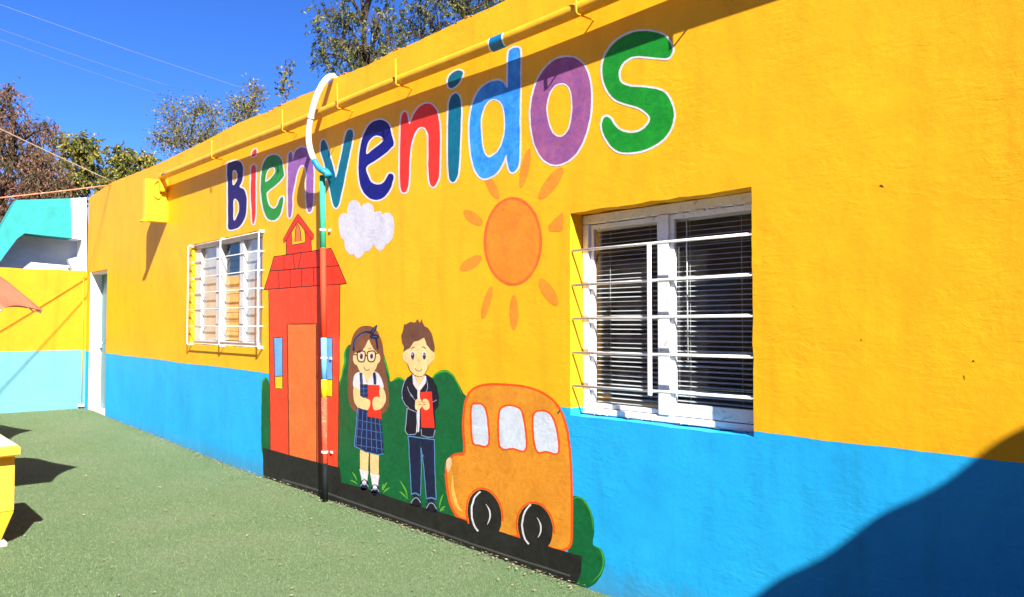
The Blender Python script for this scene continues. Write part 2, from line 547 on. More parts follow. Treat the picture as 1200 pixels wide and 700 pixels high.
def fill2d(outer, holes):
    """triangles inside an outline, leaving its holes open; outlines may cross themselves slightly"""
    loops = [list(outer)] + [list(h) for h in holes]
    vs_ = []; es_ = []
    for lp in loops:
        n0 = len(vs_); n_ = len(lp)
        vs_ += [Vector((float(x), float(z))) for x, z in lp]
        es_ += [(n0 + i, n0 + (i+1) % n_) for i in range(n_)]
    r = delaunay_2d_cdt(vs_, es_, [], 0, 1e-6)
    v2, f2_ = r[0], r[2]
    if not f2_: return [Vector((v.x, v.y, 0)) for v in v2], []
    cx = np.array([sum(v2[i].x for i in f)/len(f) for f in f2_]); cy = np.array([sum(v2[i].y for i in f)/len(f) for f in f2_])
    keep = winding(cx, cy, loops[0]) != 0
    for lp in loops[1:]:
        keep &= winding(cx, cy, lp) == 0
    return [Vector((v.x, v.y, 0)) for v in v2], [tuple(f) for f, k in zip(f2_, keep) if k]
REV = 0.105
flat, tris = fill2d(outer, holes)
def orient(flat, tris):                       # make faces look towards -Y
    out = []
    for a, b_, c in tris:
        s = (flat[b_].x-flat[a].x)*(flat[c].y-flat[a].y) - (flat[b_].y-flat[a].y)*(flat[c].x-flat[a].x)
        if abs(s) < 1e-12: continue
        out.append((a, b_, c) if s > 0 else (a, c, b_))
    return out
# chamfer the arrises a little: the front face stops 8 mm short of each opening
mb = MB()
mb.add([(p.x, 0.0, p.y) for p in flat], orient(flat, tris))
for h, dep in zip(holes, (0.20, 0.20, 0.20)):
    n = len(h)
    ring0 = [(x, 0.0, z) for x, z in h]
    ring1 = [(x, dep, z) for x, z in h]
    mb.add(ring0 + ring1, [(i, (i+1) % n, n + (i+1) % n, n + i) for i in range(n)])
# parapet top
n = len(top_line)
mb.add([(x, 0.0, z) for x, z in top_line] + [(x, 0.22, z + 0.01) for x, z in top_line], [(i, i+1, n+i+1, n+i) for i in range(n-1)])
mb.build('wall', M['wall'], bld)
# a few broken bricks and mortar crumbs show along the edge of the parapet
crumb = MB()
for i in range(22):
    x = random.choice((-5.9, -5.2, -4.4, -3.4)) + random.gauss(0, 0.25)
    z = np.interp(x, [p[0] for p in top_line], [p[1] for p in top_line])
    s = random.uniform(0.004, 0.012)
    crumb.box((x - s*1.6, 0.0, z - 0.008), (x + s*1.6, 0.03, z + s*0.9), s*0.3)
crumb.build('parapet_crumbs', simple('brick_crumbs', (0.52, 0.17, 0.06, 1), 0.9, 0.1, 0.4, 20), bld, kind='stuff')
# the rest of the shell
box('end_wall', (XL, 0.203, ZB), (XL + 0.2, 4.0, 2.95), M['inner'], bld)
box('end_wall', (RX - 0.2, 0.203, ZB), (RX, 4.0, 2.95), M['inner'], bld)
box('back_wall', (XL + 0.203, 3.8, ZB), (RX - 0.203, 4.0, 2.95), M['inner'], bld)
box('partition', (-5.2, 0.21, 0.0), (-5.05, 3.79, 2.6), M['inner'], bld)
box('partition', (DX1 + 0.5, 0.21, 0.0), (DX1 + 0.65, 3.79, 2.6), M['inner'], bld)
box('roof', (XL + 0.21, 0.225, 2.62), (RX - 0.21, 3.79, 2.8), M['roofing'], bld)
box('floor', (XL + 0.21, 0.21, -0.02), (RX - 0.21, 3.79, 0.03), M['inner'], bld)
# inner leaf of the front wall, round the openings
il = MB()
il_pol = [(XL + 0.21, 0.04), (RX - 0.21, 0.04), (RX - 0.21, 2.61), (XL + 0.21, 2.61)]
f2, t2 = fill2d(il_pol, [holes[0], holes[1], rough_rect(DX0, DX1, 0.06, DZ1, 0.0)])
il.add([(p.x, 0.2, p.y) for p in f2], [tuple(reversed(q)) for q in orient(f2, t2)])
il.build('inner_wall_face', M['inner'], bld)

# ------------------------------------------------------------------ big window
win = thing('large_window', 'wide white sliding window behind five horizontal bars, right of the painted sun', 'window', ((BWX0+BWX1)/2, 0.1, BWZ0))
fy0, fy1 = 0.085, 0.122
X0, X1, Z0, Z1 = BWX0 + 0.004, BWX1 - 0.004, BWZ0 + 0.004, BWZ1 - 0.004
fw = 0.035
XM = W(778, 360, fy0).x
box('frame', (X0, fy0, Z1 - 0.045), (X1, fy1, Z1), M['sash'], win, 0.003)
box('frame', (X0, fy0, Z0), (X1, fy1, Z0 + 0.03), M['sash'], win, 0.003)
box('frame', (X0, fy0 + 0.002, Z0 + 0.032), (X0 + fw, fy1, Z1 - 0.047), M['sash'], win, 0.003)
box('frame', (X1 - 0.02, fy0 + 0.002, Z0 + 0.032), (X1, fy1, Z1 - 0.047), M['sash'], win, 0.003)
box('mullion', (XM - 0.03, fy0 - 0.004, Z0 + 0.032), (XM + 0.03, fy1, Z1 - 0.047), M['sash'], win, 0.003)
def sash(x0, x1, y, bottom, name='sash'):
    p = MB()
    z0, z1 = Z0 + 0.034, Z1 - 0.05
    p.box((x0, y, z0), (x1, y + 0.02, z0 + bottom))
    p.box((x0, y, z1 - 0.022), (x1, y + 0.02, z1))
    p.box((x0, y + 0.001, z0 + bottom), (x0 + 0.022, y + 0.019, z1 - 0.022))
    p.box((x1 - 0.018, y + 0.001, z0 + bottom), (x1, y + 0.019, z1 - 0.022))
    s = p.build(name, M['sash'], win)
    mesh('pane', [(x0+0.02, y+0.01, z0+bottom-0.002), (x1-0.016, y+0.01, z0+bottom-0.002), (x1-0.016, y+0.01, z1-0.02), (x0+0.02, y+0.01, z1-0.02)], [(0,1,2,3)], M['glass'], s)
sash(X0 + fw + 0.002, XM - 0.031, fy0 + 0.016, 0.02)
sash(XM + 0.031, X1 - 0.021, fy0 + 0.006, 0.055)
# rough cement bedding along the frame
pt = MB()
for i in range(44):
    side = i % 2
    t_ = random.random()
    s = random.uniform(0.003, 0.009)
    if side == 0: c = (X0 + t_*(X1-X0), fy0 - 0.001, Z0 + 0.002)
    elif side == 1: c = (X0 + t_*(X1-X0), fy0 - 0.001, Z1 - 0.048)
    else: c = (X0 + 0.004, fy0 - 0.001, Z0 + t_*(Z1-Z0))
    pt.box((c[0]-s*random.uniform(1,3), c[1]-s*0.5, c[2]-s*0.6), (c[0]+s*random.uniform(1,3), c[1]+s*0.4, c[2]+s*0.6), s*0.25)
pt.build('putty_lumps', M['putty'], win, kind='stuff')
# security bars
def bar_y(px, py, y): return W(px, py, y)
BY = 0.012
bars = [((666.5,294.6),(880,274.5)), ((668,334.8),(881,322)), ((669.7,373.7),(881,370)), ((669.7,413.4),(882,418.5)), ((672,452.3),(882,466.5))]
bz = []
for a, b_ in bars:
    pa = W(a[0], a[1], BY); pb = W(b_[0], b_[1], BY)
    zz = (pa.z + pb.z) / 2
    bz.append((pa.z, pb.z))
    tube('bar', [(BWX0 - 0.012, BY, pa.z), (BWX1 + 0.01, BY, pb.z)], 0.0068, M['white_metal'], win, 8)
xv = W(761.5, 370, BY - 0.012).x
box('upright_bar', (xv - 0.007, BY - 0.021, bz[4][0] - 0.015), (xv + 0.007, BY - 0.0075, bz[0][0] + 0.0), M['white_metal'], win, 0.002)
# venetian blinds inside
def blind(x0, x1, y, z0, z1, label):
    b_ = thing('venetian_blind', label, 'blind', ((x0+x1)/2, y, z0), 'blinds in the large window')
    box('head_rail', (x0, y - 0.012, z1 - 0.025), (x1, y + 0.013, z1), M['blind'], b_)
    box('bottom_rail', (x0, y - 0.012, z0), (x1, y + 0.012, z0 + 0.010), M['blind'], b_)
    tilt = math.radians(14)
    wv = 0.0125
    base = None
    z = z0 + 0.024
    k = 0
    while z < z1 - 0.03:
        if base is None:
            prof = [(-1.0, 0.0), (-0.5, 0.0016), (0.0, 0.0022), (0.5, 0.0016), (1.0, 0.0)]
            vv = []
            for xx_ in (x0 + 0.004, x1 - 0.004):
                for u, h in prof:
                    yy = u * wv; zz = h
                    vv.append((xx_ - (x0+x1)/2, yy*math.cos(tilt) - zz*math.sin(tilt), yy*math.sin(tilt) + zz*math.cos(tilt)))
            me = bpy.data.meshes.new('slat')
            me.from_pydata(vv, [], [(i, i+1, 6+i, 5+i) for i in range(4)])
            me.materials.append(M['blind'])
            base = me
        o = bpy.data.objects.new('slat', base)
        COL.objects.link(o)
        o.parent = b_
        o.location = (0, 0, z - z0)
        o.rotation_euler = (random.uniform(-0.05, 0.05), random.uniform(-0.004, 0.004), 0)
        z += 0.0222
    for fx in (0.22, 0.78):
        tube('ladder_cord', [(x0+(x1-x0)*fx, y - 0.0135, z0 + 0.005), (x0+(x1-x0)*fx, y - 0.0135, z1 - 0.02)], 0.0009, M['cord'], b_, 4)
    return b_
blind(X0 + 0.05, XM - 0.012, 0.139, Z0 + 0.015, Z1 - 0.055, 'pale slatted blind behind the left sash of the wide barred window')
b2 = blind(XM + 0.012, X1 - 0.02, 0.139, Z0 + 0.075, Z1 - 0.055, 'pale slatted blind with hanging wand behind the window half farther from the sun')
tube('tilt_wand', [(XM + 0.10, 0.121, Z1 - 0.07), (XM + 0.103, 0.121, Z0 + 0.27)], 0.003, M['cord'], b2, 6)

# ------------------------------------------------------------------ small window with projecting grille
sm = thing('small_window', 'white three-light window with a projecting bar cage, beside the painted schoolhouse', 'window', ((SWX0+SWX1)/2, 0.05, SWZ0))
sy0, sy1 = 0.035, 0.09
x0, x1, z0, z1 = SWX0 + 0.004, SWX1 - 0.004, SWZ0 + 0.004, SWZ1 - 0.004
box('frame', (x0, sy0, z1 - 0.04), (x1, sy1, z1), M['sash_small'], sm, 0.003)
box('frame', (x0, sy0, z0), (x1, sy1, z0 + 0.04), M['sash_small'], sm, 0.003)
def wx(px): return W(px, 340, sy0).x
cuts = [wx(231.5), wx(235), wx(253.5), wx(259), wx(281), wx(285.5)]
box('frame', (x0, sy0 + 0.002, z0 + 0.042), (cuts[1], sy1, z1 - 0.042), M['sash_small'], sm, 0.003)
box('mullion', (cuts[2], sy0 - 0.003, z0 + 0.042), (cuts[3], sy1, z1 - 0.042), M['sash_small'], sm, 0.003)
box('mullion', (cuts[4], sy0 - 0.003, z0 + 0.042), (cuts[5], sy1, z1 - 0.042), M['sash_small'], sm, 0.003)
box('frame', (x1 - 0.03, sy0 + 0.002, z0 + 0.042), (x1, sy1, z1 - 0.042), M['sash_small'], sm, 0.003)
M['frost'] = simple('frosted_glass', (0.36, 0.37, 0.38, 1), 0.18, 0.6, 0.12, 5)
M['frost2'] = simple('frosted_glass_warm', (0.38, 0.36, 0.30, 1), 0.18, 0.6, 0.15, 5)
box('pane', (cuts[1] + 0.001, sy0 + 0.03, z0 + 0.043), (cuts[2] - 0.001, sy0 + 0.036, z1 - 0.043), M['frost2'], sm)
box('pane', (cuts[5] + 0.001, sy0 + 0.03, z0 + 0.043), (x1 - 0.031, sy0 + 0.036, z1 - 0.043), M['frost'], sm)
mesh('pane', [(cuts[3], sy0+0.04, z0+0.043), (cuts[4], sy0+0.04, z0+0.043), (cuts[4], sy0+0.04, z1-0.043), (cuts[3], sy0+0.04, z1-0.043)], [(0,1,2,3)], M['glass'], sm)
cg = thing('window_card', 'orange sheet propped inside the small window behind its clear middle pane', 'sheet', ((cuts[3]+cuts[4])/2, 0.082, z0 + 0.05))
zc = W(270, 322, sy0).z
p_ = MB()
for k in range(7):
    za = z0 + 0.05 + (zc - z0 - 0.05) * k / 7; zb = z0 + 0.05 + (zc - z0 - 0.05) * (k + 0.94) / 7
    p_.box((cuts[3] + 0.002, 0.078 + 0.002 * (k % 2), za), (cuts[4] - 0.002, 0.084 + 0.002 * (k % 2), zb), 0.001)
p_.build('sheet', simple('orange_card', (0.92, 0.52, 0.18, 1), 0.7, 0.2, 0.25, 12), cg)
GY = -0.036
gl = [289.5, 307, 326, 344.5, 363.5, 383, 403]
gr = [272, 295.5, 317.6, 338, 359.5, 382, 406]
grl, grr = W(221.3, 340, GY).x, W(304, 340, GY).x
gm = W(259, 340, GY).x
zs = []
for a, b_ in zip(gl, gr):
    zs.append((W(221.3, a, GY).z + W(304, b_, GY).z) / 2)
for i, z in enumerate(zs):
    pts = [(grl - 0.0, 0.012, z), (grl, GY + 0.012, z), (grl + 0.012, GY, z), (grr - 0.012, GY, z), (grr, GY + 0.012, z), (grr, 0.012, z)]
    tube('bar', pts, 0.0046, M['white_metal'], sm, 6)
for xg in (grl, gm, grr):
    pts = [(xg, 0.012, zs[0] + 0.014), (xg, GY - 0.0, zs[0] + 0.012), (xg, GY - 0.010, zs[0]), (xg, GY - 0.0115, zs[-1]), (xg, GY, zs[-1] - 0.014), (xg, 0.012, zs[-1] - 0.014)]
    tube('upright_bar', pts, 0.006, M['white_metal'], sm, 6)

# ------------------------------------------------------------------ door at the far end
M['white_paint'] = paint('white_wall_paint', (0.78, 0.78, 0.76, 1), 0.06)
M['aqua_door'] = simple('aqua_door_paint', (0.01, 0.14, 0.17, 1), 0.45, 0.4, 0.12, 6)
door = thing('door', 'narrow aqua door set deep in a white jamb in the courtyard corner', 'door', ((DX0+DX1)/2, 0.1, 0.1))
zf = ground_z(DX0, 0)
box('jamb', (DX0 + 0.002, -0.004, zf - 0.02), (DX0 + 0.012, 0.19, DZ1 - 0.004), M['white_paint'], door)
dl = box('leaf', (DX0 + 0.02, 0.14, zf + 0.02), (DX1 - 0.004, 0.17, DZ1 - 0.03), M['aqua_door'], door, 0.003)
box('head', (DX0 + 0.014, 0.02, DZ1 - 0.028), (DX1 - 0.004, 0.19, DZ1 - 0.004), M['white_paint'], door)
for zz in ((zf + 0.12, 0.95), (1.05, DZ1 - 0.15)):
    box('panel', (DX0 + 0.16, 0.132, zz[0]), (DX1 - 0.12, 0.1398, zz[1]), M['aqua_door'], dl, 0.003)
hd = MB().tube([(DX0 + 0.10, 0.14, 1.0), (DX0 + 0.10, 0.10, 1.0), (DX0 + 0.20, 0.095, 1.0)], 0.010, 8)
hd.build('handle', M['alu'], dl, True)
box('threshold', (DX0 + 0.03, 0.0, zf - 0.02), (DX1 - 0.002, 0.2, zf + 0.018), M['white_paint'], door)

# ------------------------------------------------------------------ painted mural
LAY = 0.00016
def resample(pts, smooth):
    if smooth:
        return [(p.x, p.y) for p in crom([(x, y, 0) for x, y in pts], 4, True)]
    return list(pts)
def area2(p):
    return sum(p[i-1][0]*p[i][1] - p[i][0]*p[i-1][1] for i in range(len(p)))
def offset(pts, d):
    """grow (d>0) a closed outline measured in picture units"""
    if area2(pts) < 0: pts = pts[::-1]
    n = len(pts); out = []
    for i in range(n):
        p0 = np.array(pts[i-1]); p1 = np.array(pts[i]); p2 = np.array(pts[(i+1) % n])
        a = p1 - p0; b_ = p2 - p1
        la, lb = np.linalg.norm(a), np.linalg.norm(b_)
        if la < 1e-6 or lb < 1e-6:
            out.append(tuple(p1)); continue
        na = np.array((a[1], -a[0])) / la; nb = np.array((b_[1], -b_[0])) / lb
        m_ = na + nb
        l2 = m_.dot(m_)
        if l2 < 0.3: m_ = na; s = 1.0
        else: s = min(2.0 / l2, 1.6)
        out.append(tuple(p1 + m_ * s * d))
    return out
def fine_edges(pts, step=4.0):
    out = []
    for i in range(len(pts)):
        a = pts[i]; b_ = pts[(i+1) % len(pts)]
        n_ = max(1, int(math.hypot(b_[0]-a[0], b_[1]-a[1]) / step))
        out += [(a[0] + (b_[0]-a[0])*k/n_, a[1] + (b_[1]-a[1])*k/n_) for k in range(n_)]
    return out
def hand(p):                                  # the unsteadiness of a brush line
    return (p[0] + 0.42*noise.noise(Vector((p[0]*0.16, p[1]*0.16, 3.0))) + 0.16*noise.noise(Vector((p[0]*0.6, p[1]*0.6, 9.0))),
            p[1] + 0.42*noise.noise(Vector((p[0]*0.16, p[1]*0.16, 6.0))) + 0.16*noise.noise(Vector((p[0]*0.6, p[1]*0.6, 13.0))))
def flat_shape(name, outer, holes, layer, mat, parent):
    outer = [hand(p) for p in fine_edges(outer)]
    holes = [[hand(p) for p in fine_edges(h)] for h in holes]
    y = -0.0006 - LAY * layer
    f_, t_ = fill2d(outer, holes)
    o3 = [W(p.x, p.y, y) for p in f_]
    fl = [Vector((p.x, p.z, 0)) for p in o3]
    return mesh(name, o3, orient(fl, t_), mat, parent)
def poly(name, pts, layer, mat, parent, smooth=True, holes=()):
    return flat_shape(name, resample(pts, smooth), [resample(h, smooth) for h in holes], layer, mat, parent)
def ribbon_pts(pts, w, taper=False):
    n = len(pts); L = []; R = []
    for i in range(n):
        a = np.array(pts[max(i-1, 0)]); b_ = np.array(pts[min(i+1, n-1)])
        d = b_ - a
        d = d / max(1e-6, np.linalg.norm(d))
        nn = np.array((-d[1], d[0]))
        ww = w/2
        if taper: ww *= max(0.12, math.sin(math.pi * (i + 0.4) / (n - 0.2)))
        L.append(np.array(pts[i]) + nn*ww); R.append(np.array(pts[i]) - nn*ww)
    return L, R
def stroke(name, pts, w, layer, mat, parent, smooth=True, closed=False, taper=False):
    if smooth: pts = [(p.x, p.y) for p in crom([(x, y, 0) for x, y in pts], 4, closed)]
    elif not closed:
        pts = fine_edges(pts)[:-max(1, int(math.hypot(pts[-1][0]-pts[0][0], pts[-1][1]-pts[0][1]) / 4.0))] + [pts[-1]] if len(pts) > 1 else pts
    pts = [hand(p) for p in pts]
    y = -0.0006 - LAY * layer
    if closed:
        a = offset(pts, w/2); b_ = offset(pts, -w/2)
        n = len(a)
        vv = [W(p[0], p[1], y) for p in a] + [W(p[0], p[1], y) for p in b_]
        ff = [(i, (i+1) % n, n+(i+1) % n, n+i) for i in range(n)]
    else:
        L, R = ribbon_pts(pts, w, taper)
        n = len(L)
        vv = [W(p[0], p[1], y) for p in L] + [W(p[0], p[1], y) for p in R]
        ff = [(i, i+1, n+i+1, n+i) for i in range(n-1)]
    v0, v1, v2 = vv[ff[0][0]], vv[ff[0][1]], vv[ff[0][2]]
    if (v1 - v0).cross(v2 - v0).y > 0:
        ff = [tuple(reversed(f)) for f in ff]
    return mesh(name, vv, ff, mat, parent)
def ell(cx, cy, rx, ry, n=20, rot=0.0):
    return [(cx + rx*math.cos(t)*math.cos(rot) - ry*math.sin(t)*math.sin(rot), cy + rx*math.cos(t)*math.sin(rot) + ry*math.sin(t)*math.cos(rot)) for t in [2*math.pi*k/n for k in range(n)]]

K = 0.88
P = {}
def pc(key, r, g, b, r2=None, k=K, var=0.24):
    P[key] = paint('mural_' + key, rgb(r, g, b, k), var, 0.6, c2=rgb(*r2, k) if r2 else None)
pc('white', 236, 232, 238, k=0.78)
pc('navy', 36, 26, 112, (30, 20, 90)); pc('red', 240, 58, 46, (232, 44, 36)); pc('green', 46, 152, 64, (30, 130, 48))
pc('purple', 158, 104, 178, (142, 88, 160)); pc('teal', 0, 112, 142, (0, 98, 128)); pc('deepblue', 16, 22, 138, (10, 14, 108))
pc('sky', 36, 136, 238, (70, 164, 250)); pc('plum', 142, 84, 150, (168, 96, 140)); pc('emerald', 18, 136, 44, (30, 152, 40))
pc('orange', 246, 146, 38, (240, 132, 40)); pc('orange_ray', 246, 150, 40, (240, 140, 44)); pc('orange_rim', 236, 110, 44)
pc('cloud', 230, 230, 246, (220, 220, 240), k=0.74)
pc('house', 248, 78, 44, (242, 66, 38)); pc('roof', 246, 62, 34, (240, 52, 30)); pc('salmon', 240, 122, 58, (234, 110, 50)); pc('line', 62, 34, 20)
pc('black', 26, 26, 26, (40, 40, 40)); pc('window', 110, 176, 240); pc('gold', 250, 206, 30)
pc('bush', 2, 104, 56, (4, 88, 44)); pc('leaf', 70, 168, 44, (52, 148, 40)); pc('grass', 100, 170, 50)
pc('hair', 136, 84, 58, (120, 72, 48)); pc('boyhair', 116, 76, 58, (104, 66, 50)); pc('skin', 246, 208, 148, (244, 200, 136))
pc('cloth', 24, 30, 66, (16, 20, 44)); pc('plaid', 22, 42, 96, (14, 24, 60)); pc('stripe', 70, 110, 170); pc('jacket', 18, 18, 34, (26, 26, 46)); pc('seam', 150, 160, 190)
pc('denim', 24, 32, 72, (16, 22, 50)); pc('denim_edge', 88, 140, 190); pc('book', 226, 52, 34); pc('eye', 104, 84, 80); pc('pupil', 40, 34, 36)
pc('busbody', 236, 156, 46, (226, 140, 36), k=0.80); pc('busline', 236, 84, 24); pc('buswindow', 220, 228, 244, (210, 220, 238), k=0.82); pc('lightorange', 248, 186, 90); pc('pinklamp', 248, 190, 150)

def on_wall(px, py):
    p = W(px, py, 0); return (p.x, -0.002, p.z)

# ---- the word, letter by letter
L1 = lambda pts: T(255, 160, 5.8333, pts)
L2 = lambda pts: T(355, 120, 5.0, pts)
L3 = lambda pts: T(460, 70, 4.375, pts)
L4 = lambda pts: T(540, 40, 3.889, pts)
L5 = lambda pts: T(690, 20, 3.889, pts)
letters = [
 ('B', 'navy', 'navy blue painted capital letter B with white edge above the small window', 2.0,
  [(L1([(68,190),(90,175),(125,166),(155,175),(172,205),(173,260),(166,310),(150,345),(180,365),(197,410),(198,480),(190,545),(165,600),(130,628),(75,634),(72,560),(70,450),(70,330),(66,260)]),
    [L1([(105,242),(122,236),(134,260),(130,300),(106,330)]), L1([(112,440),(130,436),(145,470),(140,520),(120,565),(111,560)])])]),
 ('i', 'red', 'red painted letter i with white edge between capital B and green e', 1.8,
  [(L1([(235,120),(245,95),(262,88),(268,105),(260,128),(245,137),(234,132)]), []),
   (L1([(232,215),(245,195),(258,200),(261,240),(260,340),(260,440),(258,540),(250,590),(243,600),(236,580),(232,500),(226,400),(228,290)]), [])]),
 ('e', 'green', 'green painted letter e with white edge between red i and purple n', 1.9,
  [(L1([(453,262),(447,215),(438,165),(415,135),(380,127),(345,140),(318,175),(303,230),(297,300),(296,380),(305,460),(320,520),(340,560),(372,575),(405,563),(430,525),(444,470),(450,425),(440,413),(425,430),(410,470),(390,492),(370,490),(350,465),(340,430),(334,390),(355,365),(400,330),(440,290)]),
    [L1([(330,308),(334,260),(350,228),(372,212),(388,218),(390,245),(370,275)])])]),
 ('n', 'purple', 'lilac painted letter n with white edge over the painted schoolhouse bell tower', 1.9,
  [(L1([(482,520),(480,400),(481,280),(484,140),(495,108),(508,112),(513,165),(530,110),(560,78),(590,75),(620,100),(645,160),(656,240),(655,340),(652,440),(645,500),(630,520),(615,505),(607,440),(606,330),(606,240),(595,205),(575,195),(555,215),(540,260),(525,330),(512,400),(510,480),(505,530),(495,555),(485,550)]), [])]),
 ('v', 'teal', 'teal painted letter v with white edge beside the top of the downpipe', 2.0,
  [(L2([(105,250),(112,225),(125,222),(140,250),(160,320),(182,400),(193,440),(205,400),(225,310),(245,210),(260,170),(278,160),(292,175),(290,220),(270,320),(245,440),(220,560),(205,610),(192,618),(178,600),(160,520),(140,420),(120,340),(105,290)]), [])]),
 ('e', 'deepblue', 'dark blue painted letter e with white edge above the white cloud', 2.2,
  [(L2([(532,245),(520,190),(505,135),(470,105),(430,105),(390,130),(355,190),(335,270),(326,360),(328,440),(345,510),(380,555),(425,573),(470,560),(505,520),(525,470),(531,430),(515,418),(500,425),(480,460),(455,480),(425,480),(400,465),(382,430),(372,380),(420,345),(470,310),(515,270)]),
    [L2([(374,300),(380,250),(400,215),(430,198),(460,205),(468,222),(440,250),(400,280)])])]),
 ('n', 'red', 'red painted letter n with white edge between dark blue e and teal i', 2.2,
  [(L3([(38,620),(38,480),(42,330),(48,285),(60,268),(75,280),(86,330),(105,290),(130,250),(165,228),(200,230),(225,260),(240,320),(243,400),(242,500),(238,590),(225,635),(207,652),(190,630),(184,560),(184,460),(183,390),(170,355),(148,345),(125,360),(105,400),(92,460),(86,540),(83,630),(72,672),(58,682),(44,668)]), [])]),
 ('i', 'teal', 'teal painted letter i with round dot and white edge, left of light blue d', 2.3,
  [(L3([(283,115),(290,85),(315,62),(345,55),(360,65),(352,95),(330,130),(305,145),(287,138)]), []),
   (L3([(288,240),(298,195),(322,173),(342,190),(351,240),(350,340),(345,450),(338,570),(325,615),(308,628),(292,610),(285,540),(284,430),(285,330)]), [])]),
 ('d', 'sky', 'light blue painted letter d with white edge above the painted sun', 2.4,
  [(L4([(217,90),(228,70),(250,62),(270,72),(271,150),(270,260),(268,400),(268,540),(262,600),(240,630),(222,620),(210,570),(206,550),(190,590),(160,635),(115,658),(80,645),(55,590),(42,500),(40,410),(52,330),(75,270),(110,232),(155,213),(190,218),(212,245),(215,180)]),
    [L4([(95,460),(93,390),(105,340),(125,308),(150,298),(178,310),(195,345),(200,410),(192,480),(170,530),(140,555),(118,555),(102,520)])])]),
 ('o', 'plum', 'plum purple painted letter o with white edge between blue d and green s', 2.4,
  [(L4([(490,105),(530,115),(565,150),(588,215),(594,290),(588,380),(565,470),(525,545),(475,585),(420,595),(375,570),(340,510),(322,430),(318,350),(330,270),(355,200),(390,150),(435,115)]),
    [L4([(455,226),(480,232),(500,265),(507,330),(500,400),(480,450),(450,467),(420,450),(400,400),(392,340),(402,280),(425,240)])])]),
 ('s', 'emerald', 'large green painted letter s with white edge, last of the word', 2.8,
  [(L5([(380,140),(378,165),(362,185),(330,187),(280,183),(230,178),(190,185),(155,210),(138,245),(138,280),(155,305),(200,318),(260,322),(310,330),(350,350),(375,390),(387,440),(380,490),(350,545),(300,585),(240,610),(180,618),(130,610),(95,580),(70,540),(60,500),(65,465),(80,455),(100,465),(115,490),(140,515),(180,528),(220,525),(255,505),(275,480),(278,455),(255,430),(215,408),(165,395),(120,375),(85,335),(65,280),(63,220),(78,170),(110,125),(155,90),(210,68),(270,65),(320,75),(355,95)]), [])]),
]
# ---- sun (first: letters overlap its rays)
sun_t = thing('painted_sun', 'orange sun with ray strokes painted on the yellow wall', 'mural', on_wall(601, 388))
SC = lambda pts: T(520, 160, 2.9167, pts)
rays = [((143,132),(186,212),30),((292,45),(264,172),28),((405,110),(328,212),42),((408,275),(362,318),34),((70,255),(130,300),36),((58,455),(128,412),38),((163,515),(132,622),26),((240,545),(240,660),30),((330,488),(386,576),40)]
for a, b_, w_ in rays:
    (ax, ay), (bx_, by_) = SC([a, b_])
    L_ = math.hypot(bx_-ax, by_-ay)
    if a == (408, 275):
        pts = SC([(408,262),(395,268),(372,288),(357,308),(362,322),(385,325),(408,318)])
    else:
        pts = ell((ax+bx_)/2, (ay+by_)/2, L_/2*1.04, w_/2.9167/2, 14, math.atan2(by_-ay, bx_-ax))
    poly('ray', pts, 1, P['orange_ray'], sun_t)
poly('rim', ell(601, 283, 34.3, 52, 26), 1, P['orange_rim'], sun_t)
poly('disc', ell(601, 283.2, 31.2, 48.6, 26), 2, P['orange'], sun_t)
for ch, colr, lab, ow, shapes in letters:
    allp = [p for s in shapes for p in s[0]]
    t_ = thing('painted_letter', lab, 'letter', on_wall(sum(p[0] for p in allp)/len(allp), max(p[1] for p in allp)), 'letters of the word painted along the wall')
    for so, sh in shapes:
        o_ = resample(so, True)
        hs = [resample(h, True) for h in sh]
        hs = [offset(h, 0.5) for h in hs]
        flat_shape('outline', offset(o_, ow*0.88), [offset(h, -ow*0.72) for h in hs], 2, P['white'], t_)
        flat_shape('fill', o_, hs, 3, P[colr], t_)
# ---- cloud
cl = thing('painted_cloud', 'white puffy cloud painted under the dark blue letter e', 'mural', on_wall(428, 302))
poly('cloud_shape', T(385, 230, 8.756, [(105,300),(105,240),(125,190),(160,175),(190,180),(195,120),(215,65),(255,42),(295,50),(320,80),(335,110),(360,80),(400,68),(440,85),(460,120),(470,165),(500,155),(535,160),(550,190),(580,172),(620,172),(655,205),(672,270),(672,360),(655,430),(620,475),(585,500),(560,545),(530,560),(500,545),(475,510),(462,495),(440,535),(410,565),(370,570),(345,610),(305,637),(275,620),(262,595),(230,602),(190,570),(165,520),(160,450),(125,420)]), 1, P['cloud'], cl)

# ---- black painted kerb band along the foot of the wall
rd = thing('painted_road', 'black band painted along the foot of the mural like a road', 'mural', on_wall(500, 640))
poly('band', [(308,524.7),(345,535),(378,543.5),(398.5,548.5),(400,565.5),(430,573),(470,587),(525,603),(570,618),(610,631),(650,643),(682,652),(681,672),(673,690),(676,712),(600,690),(520,655),(440,625),(380,600),(309,575)], 5, P['black'], rd, smooth=False)
stroke('skirting_ridge', [(330,562),(380,577),(440,598),(520,626),(600,653),(668,675)], 2.2, 6, paint('mural_kerb_edge', rgb(70, 74, 70), 0.3), rd)
